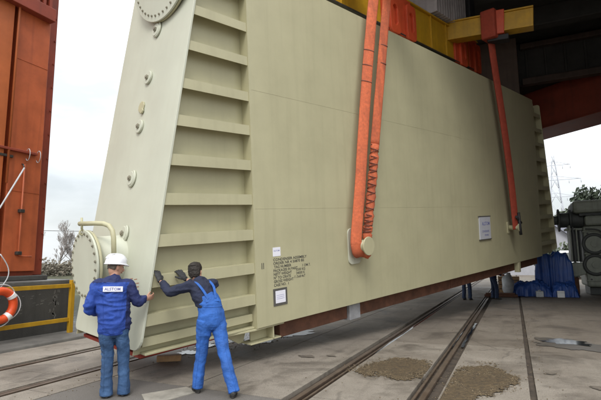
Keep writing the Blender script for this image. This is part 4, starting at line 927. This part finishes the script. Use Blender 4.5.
def worker_body(J, face, up, s=1., hands=(), voxel=.008):
    b = MB(); sd = (J['shR'] - J['shL']).normalized(); hd = (J['hipR'] - J['hipL']).normalized()
    limb(b, [(J['pelvis'] - Vector((0, 0, .08)), .13, .09, hd), (J['pelvis'] + Vector((0, 0, .03)), .145, .10, hd), (J['waist'], .125, .09, hd), (J['chest'], .15, .105, sd), (J['chest'] + (J['neck'] - J['chest']) * .62, .13, .08, sd), (J['neck'], .058, .058, sd)], 20, 4)
    limb(b, [(J['neck'] - (J['head'] - J['neck']) * .3, .062, .062, sd), (J['neck'] + (J['head'] - J['neck']) * .25, .056, .058, sd), (J['head'] - (J['head'] - J['neck']) * .25, .054, .058, sd)], 16, 3)
    for k in 'LR':
        limb(b, [(J['sh' + k], .050, .050, sd), (J['sh' + k].lerp(J['el' + k], .4), .046, .046, sd), (J['el' + k], .038, .038, sd), (J['el' + k].lerp(J['wr' + k], .4), .037, .036, sd), (J['wr' + k], .027, .024, sd)], 12, 4)
        limb(b, [(J['hip' + k] + Vector((0, 0, .04)), .085, .085, hd), (J['hip' + k].lerp(J['kn' + k], .45), .072, .072, hd), (J['kn' + k], .052, .055, hd), (J['kn' + k].lerp(J['an' + k], .35), .052, .054, hd), (J['an' + k], .036, .038, hd)], 14, 4)
        f = J['toe' + k]; a = J['an' + k]; limb(b, [(a, .034, .034, hd), (Vector((a.x, a.y, .06)) + f * .02, .030, .030, hd), (Vector((a.x, a.y, .045)) + f * .08, .026, .02, hd), (Vector((a.x, a.y, .04)) + f * .13, .022, .014, hd)], 10, 3)
    for h in hands: hand(b, *h)
    Q, r_, f, u = head(b, J['head'], face, up, s)
    return b, Q, r_, f, u
def eyes(Q, root):
    for sx in (-1, 1): MB().ball(Q(sx * .031, .083, .014), .012, 10, 8).obj('eye', M['eye'], root)

def V(*a): return Vector(a)
VIEW = V(-.732, .681, 0); RIGHT = V(.681, .732, 0)

from mathutils.bvhtree import BVHTree
def drape(ob, name, mt, org, ux, uz, dirn, outline, off=.004, th=.005, grid=6):
    """sewn-on patch: a small grid pressed along dirn onto a garment"""
    bv = BVHTree.FromPolygons([v.co for v in ob.data.vertices], [list(p.vertices) for p in ob.data.polygons]); ux, uz, dirn = Vector(ux).normalized(), Vector(uz).normalized(), Vector(dirn).normalized()
    (w0, h0), (w1, h1) = outline[0], outline[1]; g = []
    for j in range(grid + 1):
        for i in range(grid + 1):
            v_ = j / grid; w = w0 + (w1 - w0) * v_; p = Vector(org) + ux * (w * (2 * i / grid - 1)) + uz * (h0 + (h1 - h0) * v_)
            hit = bv.ray_cast(p - dirn * .5, dirn); g.append((hit[0] if hit[0] else p) - dirn * off)
    n = (grid + 1) ** 2; b = MB(); q = [v + dirn * th for v in g]; G = grid + 1
    fs = [(j * G + i, j * G + i + 1, (j + 1) * G + i + 1, (j + 1) * G + i) for j in range(grid) for i in range(grid)]
    ring = [i for i in range(G)] + [j * G + grid for j in range(1, G)] + [grid * G + i for i in range(grid - 1, -1, -1)] + [j * G for j in range(grid - 1, 0, -1)]
    fs += [(ring[k], n + ring[k], n + ring[(k + 1) % len(ring)], ring[(k + 1) % len(ring)]) for k in range(len(ring))]
    b.add(g + q, fs, False); o = b.obj(name, mt, ob.parent); return o
def seam(ob, name, mt, pts, dirn, r=.004, n=26):
    bv = BVHTree.FromPolygons([v.co for v in ob.data.vertices], [list(p.vertices) for p in ob.data.polygons]); dirn = Vector(dirn).normalized(); out_ = []
    P = spline2(pts, max(2, n // (len(pts) - 1)))
    for p in P:
        hit = bv.ray_cast(p - dirn * .5, dirn)
        if hit[0]: out_.append(hit[0] - dirn * r * .2)
    if len(out_) > 2: return MB().tube(out_, r, 6).obj(name, mt, ob.parent)
# --- worker in the blue jacket and white helmet
B1 = V(-4.70, 4.44, 0); p1 = empty('person', B1, 'worker in white helmet, royal blue jacket and jeans holding the end flange', 'person')
def rel(B, d): return {k: (Vector(v) - B) for k, v in d.items()}
J = rel(B1, dict(anL=(-4.765, 4.37, .085), anR=(-4.625, 4.52, .085), knL=(-4.79, 4.385, .47), knR=(-4.66, 4.525, .47), hipL=(-4.785, 4.35, .84), hipR=(-4.66, 4.485, .84), pelvis=(-4.725, 4.415, .90), waist=(-4.735, 4.405, 1.03), chest=(-4.765, 4.40, 1.24), neck=(-4.785, 4.43, 1.455), head=(-4.80, 4.465, 1.612), shL=(-4.885, 4.275, 1.385), shR=(-4.645, 4.54, 1.375), elL=(-4.935, 4.185, 1.115), wrL=(-4.99, 4.36, 1.02), elR=(-4.55, 4.62, 1.16), wrR=(-4.522, 4.75, 1.19)))
for k in 'LR': J['toe' + k] = (VIEW + RIGHT * (.25 if k == 'R' else -.1)).normalized()
face1 = (VIEW * .50 + RIGHT * .86).normalized()
body, Q, r_, f, u = worker_body(J, face1 + V(0, 0, -.12), V(0, 0, 1), 1.0, [(J['wrR'], (.03, .14, .03), (-.2, .5, .2), (0, 0, 1), 1.0, .8), (J['wrL'], V(-.05, .16, -.06), (1, .3, 0), (0, .3, 1), 1.0, .7)])
fuse('body', body, .008, M['skin'], p1, 2); eyes(Q, p1)
b = MB(); sd = (J['shR'] - J['shL']).normalized()
up_ = V(0, 0, 1)
limb(b, [(J['pelvis'] - up_ * .115, .172, .125, RIGHT), (J['pelvis'] - up_ * .06, .192, .142, RIGHT), (J['pelvis'] + up_ * .03, .198, .148, RIGHT), (J['waist'] + up_ * .02, .198, .142, RIGHT), (J['chest'] - up_ * .03, .205, .140, sd), (J['chest'] + up_ * .08, .205, .132, sd), (J['chest'] + up_ * .155, .178, .112, sd), (J['chest'] + up_ * .20, .115, .085, sd), (J['neck'] - up_ * .015, .072, .072, sd)], 26, 4)
limb(b, [(J['neck'] - up_ * .06, .085, .082, sd), (J['neck'] - up_ * .01, .078, .075, sd), (J['neck'] + up_ * .035, .074, .072, sd)], 18, 2)
for k in 'LR':
    s0 = J['sh' + k]; e0 = J['el' + k]; w0 = J['wr' + k]; inn = (J['chest'] + up_ * .12 - s0) * .45
    limb(b, [(s0 + inn, .080, .080, VIEW), (s0, .080, .084, VIEW), (s0.lerp(e0, .45), .068, .072, VIEW), (e0, .060, .062, VIEW), (e0.lerp(w0, .5), .055, .056, VIEW), (e0.lerp(w0, .88), .050, .050, VIEW), (e0.lerp(w0, .97), .043, .043, VIEW)], 18, 5)
jk = fuse('jacket', b, .010, M['jacket'], p1, 3, fold(3, .019, 9, 6))
jk.data.materials.append(M['navy_and_shade'])
for p in jk.data.polygons:
    c = p.center
    rr_ = (c - J['shR']).dot(RIGHT)
    if rr_ > -.015 + .05 * max(0, (c.z - 1.36) / .1) or c.z > 1.425: p.material_index = 1  # right sleeve and yoke: shade put into the jacket colour
b = MB(); limb(b, [(J['pelvis'] - up_ * .135, .172, .124, RIGHT), (J['pelvis'] - up_ * .11, .180, .130, RIGHT), (J['pelvis'] - up_ * .075, .178, .128, RIGHT)], 26, 3)
fuse('waistband', b, .009, M['jacket'], p1, 1, fold(9, .008, 22, 3))
b = MB()
limb(b, [(J['pelvis'] + up_ * .06, .160, .118, RIGHT), (J['pelvis'] - up_ * .06, .168, .124, RIGHT), (J['pelvis'] - up_ * .13, .150, .115, RIGHT), (J['pelvis'] - up_ * .165, .11, .09, RIGHT)], 24, 4)
for k, sg_ in (('L', -1), ('R', 1)):
    h0, k0, a0 = J['hip' + k], J['kn' + k], J['an' + k]
    limb(b, [(h0 + up_ * .03, .088, .105, RIGHT), (h0 - up_ * .10, .090, .100, RIGHT), (k0 + up_ * .08, .077, .083, RIGHT), (k0 - up_ * .05, .070, .075, RIGHT), (k0.lerp(a0, .55), .070, .078, RIGHT), (a0 + up_ * .06, .071, .080, RIGHT), (a0 - up_ * .015, .077, .090, RIGHT), (a0 - up_ * .058, .079, .096, RIGHT)], 20, 5)
jn = fuse('jeans', b, .010, M['jeans'], p1, 2, fold(6, .008, 9, 5))
for sx in (-1, 1):
    pk = drape(jn, 'back_pocket', M['jeans'], J['pelvis'] + RIGHT * sx * .075 - up_ * .135, RIGHT, up_, VIEW, ((.048, -.055), (.055, .05)), .003)
    kx = J['kn' + ('L' if sx < 0 else 'R')]; ax_ = J['an' + ('L' if sx < 0 else 'R')]
    seam(jn, 'seam', M['jeans'], [J['hip' + ('L' if sx < 0 else 'R')] + RIGHT * sx * .05 - up_ * .06, kx + RIGHT * sx * .035, ax_ + RIGHT * sx * .035], VIEW)
seam(jn, 'seam', M['jeans'], [J['pelvis'] - up_ * .10, J['pelvis'] - up_ * .20], VIEW)
yk = J['chest'] + up_ * .06
seam(jk, 'seam', M['navy_and_shade'], [yk - RIGHT * .17 + up_ * .03, yk - RIGHT * .08 - up_ * .0, yk + RIGHT * .08 - up_ * .0, yk + RIGHT * .15 + up_ * .02], VIEW, .0035)
for sx in (-1, 1): seam(jk, 'seam', M['jacket'], [J['chest'] + sd * sx * .125 + up_ * .06, J['waist'] + RIGHT * sx * .125 + up_ * .08, J['pelvis'] + RIGHT * sx * .13 - up_ * .05], VIEW, .0035)
for k in 'LR': shoe(p1, J['an' + k] - VIEW * .01, J['toe' + k], M['shoe'])
b = MB(); limb(b, [(Q(0, -.062, -.03), .070, .040, r_), (Q(0, -.045, .01), .079, .062, r_), (Q(0, -.02, .05), .083, .094, r_), (Q(0, -.015, .10), .07, .08, r_)], 18, 3); fuse('hair', b, .008, M['hair_grey'], p1, 1, fold(2, .004, 60, 60))
# helmet: dome + peak
b = MB(); n = 36; dome = []; rings = 12
for i in range(rings + 1):
    a = math.pi / 2 * i / rings; z = .055 + .125 * math.sin(a) ** .9; k = math.cos(a) ** .8 if i < rings else 0
    for j in range(n):
        w = 2 * math.pi * j / n; dome.append(Q(math.cos(w) * .118 * k, -.008 + math.sin(w) * .142 * k, z + .01 * math.sin(w)))
b.add(dome, [(i * n + j, i * n + (j + 1) % n, (i + 1) * n + (j + 1) % n, (i + 1) * n + j) for i in range(rings) for j in range(n)], True)
rim = []
for j in range(n):
    w = 2 * math.pi * j / n; ex_ = 1 + .07 + (.30 * max(0, math.sin(w)) ** 2.2); rim.append((math.cos(w), math.sin(w), ex_))
rv = [Q(c * .1175, -.008 + s_ * .1415, .057 + .01 * s_) for c, s_, e_ in rim] + [Q(c * .118 * (1.07 + .03 * max(0, s_)), -.008 + s_ * .142 * e_, .047 - .004 * max(0, s_) * 4 + .01 * s_) for c, s_, e_ in rim] + [Q(c * .118 * 1.06, -.008 + s_ * .142 * (e_ - .01), .040 - .004 * max(0, s_) * 4 + .01 * s_) for c, s_, e_ in rim] + [Q(c * .112, -.008 + s_ * .135, .045 + .01 * s_) for c, s_, e_ in rim]
b.add(rv, [(k * n + j, k * n + (j + 1) % n, (k + 1) * n + (j + 1) % n, (k + 1) * n + j) for k in range(3) for j in range(n)], True)
hm = b.obj('helmet', M['helmet'], p1)
q = MB()
for sx in (-.03, 0, .03):
    pts = [Q(sx, -.008 + .142 * math.cos(a) ** .8 * (1 if True else 1) * sg2, .055 + .125 * math.sin(a) ** .9 + .003) for sg2, a in [(1, R(20 + 7 * i)) for i in range(10)] + [(-1, R(90 - 7 * i)) for i in range(1, 11)]]; q.tube(pts, .0055, 6)
q.obj('helmet_ridge', M['helmet'], hm)
# printed back label
bx = (J['chest'] + up_ * .105); c0 = bx - VIEW * .1365
def back(x, z, o=0): return c0 + sd * x + up_ * z - VIEW * (o - .10 * abs(x) ** 2)
b = MB(); gx, gz = 12, 5; vs = [back((-.115 + .235 * i / gx), -.033 + .066 * j / gz, .010) for j in range(gz + 1) for i in range(gx + 1)]
vs += [v + VIEW * .02 for v in vs]; m0 = (gx + 1) * (gz + 1)
b.add(vs, [(j * (gx + 1) + i, j * (gx + 1) + i + 1, (j + 1) * (gx + 1) + i + 1, (j + 1) * (gx + 1) + i) for j in range(gz) for i in range(gx)], True)
lb = b.obj('back_label', M['paper'], p1)
m4 = Matrix(((sd.x, 0, VIEW.x, 0), (sd.y, 0, VIEW.y, 0), (sd.z, 1, 0, 0), (0, 0, 0, 1))); m4.translation = back(-.097, -.017, .0125)
txt('ALSTOM', .050, 0, 0, 0, M['blueink'], lb, 'lettering', mat4=m4, bold=.012)

# --- worker in blue overalls pushing
B2 = V(-3.6, 5.0, 0); p2 = empty('person', B2, 'dark haired worker in bright blue overalls pushing the ribs with both gloved hands', 'person')
VW2_ = V(-.60, .80, 0); RG2_ = V(.80, .60, 0); FW = V(-.942, .335, 0); LF = V(-.337, -.938, 0); RT = -LF
J = rel(B2, dict(anL=(-3.835, 5.0, .09), anR=(-3.285, 5.0, .09), knL=(-3.80, 5.03, .51), knR=(-3.475, 5.06, .52), hipL=(-3.735, 5.00, .90), hipR=(-3.635, 5.16, .90), pelvis=(-3.69, 5.085, .95), waist=(-3.735, 5.09, 1.10), chest=(-3.835, 5.08, 1.285), neck=(-3.925, 5.10, 1.425), head=(-3.985, 5.11, 1.53), shL=(-3.97, 4.96, 1.35), shR=(-3.78, 5.23, 1.37), elL=(-4.17, 4.80, 1.29), wrL=(-4.385, 4.87, 1.42), elR=(-4.03, 5.27, 1.33), wrR=(-4.235, 5.235, 1.43)))
J['toeL'] = (VW2_ * .9 - RG2_ * .25).normalized(); J['toeR'] = (VW2_ * .95 + RG2_ * .15).normalized()
VW2 = V(-.60, .80, 0); RG2 = V(.80, .60, 0)
body, Q, r_, f, u = worker_body(J, VW2 * .80 + RG2 * .35 + V(0, 0, -.05), V(-.18, .0, 1), 1.0)
fuse('body', body, .008, M['skin'], p2, 2); eyes(Q, p2)
b = MB(); sd = (J['shR'] - J['shL']).normalized(); hd = (J['hipR'] - J['hipL']).normalized(); ax = (J['neck'] - J['pelvis']).normalized()
limb(b, [(J['waist'] - ax * .02, .150, .112, hd), (J['chest'] - ax * .08, .168, .118, sd), (J['chest'] + ax * .03, .176, .116, sd), (J['chest'] + ax * .09, .155, .10, sd), (J['chest'] + ax * .135, .10, .078, sd), (J['neck'] - ax * .01, .068, .068, sd)], 24, 4)
for k in 'LR':
    s0 = J['sh' + k]; e0 = J['el' + k]; w0 = J['wr' + k]; inn = (J['chest'] + ax * .06 - s0) * .45
    limb(b, [(s0 + inn, .074, .074, ax), (s0, .078, .078, ax), (s0.lerp(e0, .45), .070, .070, ax), (e0, .060, .062, ax), (e0.lerp(w0, .5), .054, .054, ax), (e0.lerp(w0, .80), .044, .044, ax), (e0.lerp(w0, .86), .040, .040, ax)], 18, 5)
fuse('shirt', b, .010, M['navy'], p2, 3, fold(5, .012, 9, 7))
b = MB()
bd = FW.cross(sd).normalized()
limb(b, [(J['chest'] - ax * .075 , .135, .134, sd), (J['waist'] + ax * .04, .160, .136, hd), (J['waist'] - ax * .06, .165, .140, hd), (J['pelvis'] + up_ * .0, .182, .148, hd), (J['pelvis'] - up_ * .08, .176, .150, hd), (J['pelvis'] - up_ * .15, .12, .11, hd)], 26, 4)
for k in 'LR':
    h0, k0, a0 = J['hip' + k], J['kn' + k], J['an' + k]; dn = (a0 - k0).normalized()
    limb(b, [(h0 + up_ * .02, .100, .112, RG2), (h0.lerp(k0, .25), .098, .106, RG2), (h0.lerp(k0, .75), .080, .088, RG2), (k0 + dn * .03, .074, .080, RG2), (k0.lerp(a0, .55), .070, .078, RG2), (a0 - dn * .03, .070, .080, RG2), (a0 + dn * .035, .073, .086, RG2)], 20, 5)
ov_ = fuse('overalls', b, .010, M['overall'], p2, 2, fold(11, .011, 8, 4))
bk_ = -FW
for sx in (-1, 1):
    drape(ov_, 'back_pocket', M['overall'], J['pelvis'] + hd * sx * .082 - up_ * .075, hd, up_, FW, ((.055, -.075), (.062, .055)), .003)
    k_ = 'L' if sx < 0 else 'R'
    seam(ov_, 'seam', M['overall'], [J['hip' + k_] + RG2 * sx * .05 - up_ * .08, J['kn' + k_] + RG2 * sx * .03, J['an' + k_] + RG2 * sx * .03], VW2)
seam(ov_, 'waist_seam', M['overall'], [J['waist'] - hd * .14 - ax * .01, J['waist'] - ax * .015, J['waist'] + hd * .14 - ax * .01], FW, .005)
seam(ov_, 'seam', M['overall'], [J['waist'], J['pelvis'] - up_ * .02, J['pelvis'] - up_ * .14], FW)
drape(ov_, 'rule_pocket', M['overall'], J['hipR'] + RG2 * .03 - up_ * .16, RG2, up_, VW2, ((.03, -.09), (.034, .06)), .003)
for sx in (-1, 1):                                         # straps up the back and over the shoulders
    pts = [J['chest'] - ax * .10 + bk_ * .152 + sd * sx * .050, J['chest'] - ax * .0 + bk_ * .154 + sd * sx * .072, J['chest'] + ax * .075 + bk_ * .136 + sd * sx * .088, J['chest'] + ax * .140 + bk_ * .076 + sd * sx * .092, J['chest'] + ax * .156 - bk_ * .01 + sd * sx * .090, J['chest'] + ax * .11 - bk_ * .09 + sd * sx * .080]
    q = MB(); q.strap(spline(pts, 5), .034, .012, sd); q.obj('strap', M['overall'], p2, bevel=.002)
q = MB(); q.prism([J['chest'] - ax * .085 + bk_ * .147 + sd * w_ + ax * h_ for w_, h_ in ((-.10, -.06), (.10, -.06), (.068, .03), (-.068, .03))], bk_ * .006); q.obj('back_panel', M['overall'], p2, bevel=.004)
for k in 'LR': shoe(p2, J['an' + k] - V(0, 0, 0), J['toe' + k], M['shoe_grey'])
b = MB(); limb(b, [(Q(0, -.068, -.070), .056, .030, r_), (Q(0, -.052, -.02), .080, .062, r_), (Q(0, -.034, .03), .087, .088, r_), (Q(0, -.012, .065), .090, .110, r_), (Q(0, -.008, .10), .083, .103, r_), (Q(0, -.008, .130), .058, .072, r_), (Q(0, -.008, .146), .02, .028, r_)], 20, 3)
limb(b, [(Q(0, .07, .075), .055, .03, r_), (Q(0, .085, .10), .05, .03, r_), (Q(0, .05, .13), .045, .03, r_)], 14, 3)
fuse('hair', b, .006, M['hair'], p2, 1, fold(4, .006, 45, 45))
for nm, w0, e0, d_, pn, ts in (('L', J['wrL'], J['elL'], V(-.10, .05, .13), FW, RT), ('R', J['wrR'], J['elR'], V(-.12, .0, .12), FW, LF)):
    b = MB(); dd_ = (w0 - e0).normalized(); hand(b, w0 + dd_ * .04, d_, pn, ts, 1.22, .5); limb(b, [(w0 + dd_ * .02, .038, .034, ts), (w0 + dd_ * .05, .040, .034, ts)], 12, 2)
    fuse('glove', b, .0055, M['glove'], p2, 1, fold(7, .003, 40, 40))

# --- two workers far off behind the casing
def far_person(B, fwd, label, seed, hold):
    p = empty('person', B, label, 'person', 'workers behind the casing'); fw = Vector(fwd).normalized(); rt = V(fw.y, -fw.x, 0)
    def P(x, y, z): return rt * x + fw * y + up_ * z
    J = dict(anL=P(-.11, -.02, .085), anR=P(.11, .08, .085), knL=P(-.105, .02, .48), knR=P(.105, .09, .48), hipL=P(-.09, 0, .88), hipR=P(.09, 0, .88), pelvis=P(0, 0, .93), waist=P(0, .01, 1.08), chest=P(0, .02, 1.28), neck=P(0, .03, 1.48), head=P(0, .06, 1.64), shL=P(-.18, .01, 1.40), shR=P(.18, .01, 1.40), elL=P(-.24, .0, 1.13), elR=P(.24, .05, 1.13), wrL=P(-.22, .14, .93), wrR=P(.20, .28, 1.0))
    J['toeL'] = fw; J['toeR'] = fw
    body, Q, r_, f, u = worker_body(J, fw, up_, 1.0, [(J['wrL'], P(0, .05, -.12), P(1, 0, 0), fw, 1., .6), (J['wrR'], P(0, .12, .0), P(-1, 0, 0), up_, 1., .8)]); fuse('body', body, .010, M['skin'], p, 1); eyes(Q, p)
    b = MB(); limb(b, [(J['pelvis'] - up_ * .06, .185, .135, rt), (J['waist'], .18, .13, rt), (J['chest'], .195, .13, rt), (J['chest'] + up_ * .12, .175, .11, rt), (J['neck'], .07, .07, rt)], 20, 4)
    for k in 'LR': limb(b, [(J['sh' + k], .08, .08, fw), (J['el' + k], .062, .062, fw), (J['wr' + k], .045, .045, fw)], 14, 5)
    fuse('jacket', b, .014, M['navy_and_shade'], p, 2, fold(seed, .01))
    b = MB(); limb(b, [(J['pelvis'] + up_ * .08, .16, .12, rt), (J['pelvis'] - up_ * .06, .17, .125, rt), (J['pelvis'] - up_ * .16, .11, .09, rt)], 20, 4)
    for k in 'LR': limb(b, [(J['hip' + k], .095, .10, rt), (J['kn' + k], .074, .08, rt), (J['an' + k] - up_ * .03, .072, .08, rt)], 16, 6)
    fuse('trousers', b, .014, M['darkcloth'], p, 2, fold(seed + 2, .01))
    for k in 'LR': shoe(p, J['an' + k], fw, M['shoe_grey'])
    b = MB(); limb(b, [(Q(0, -.05, -.03), .07, .04, r_), (Q(0, -.02, .05), .083, .094, r_), (Q(0, -.01, .12), .05, .06, r_)], 14, 3); fuse('hair', b, .010, M['hair'], p, 1)
far_person(V(-1.88, 20.3, 0), (.3, .9, 0), 'worker in dark trousers standing left between the rails under the casing', 21, 0)
far_person(V(-.86, 21.0, 0), (.95, .3, 0), 'worker in dark trousers right of the rail, beside the sack', 25, 1)
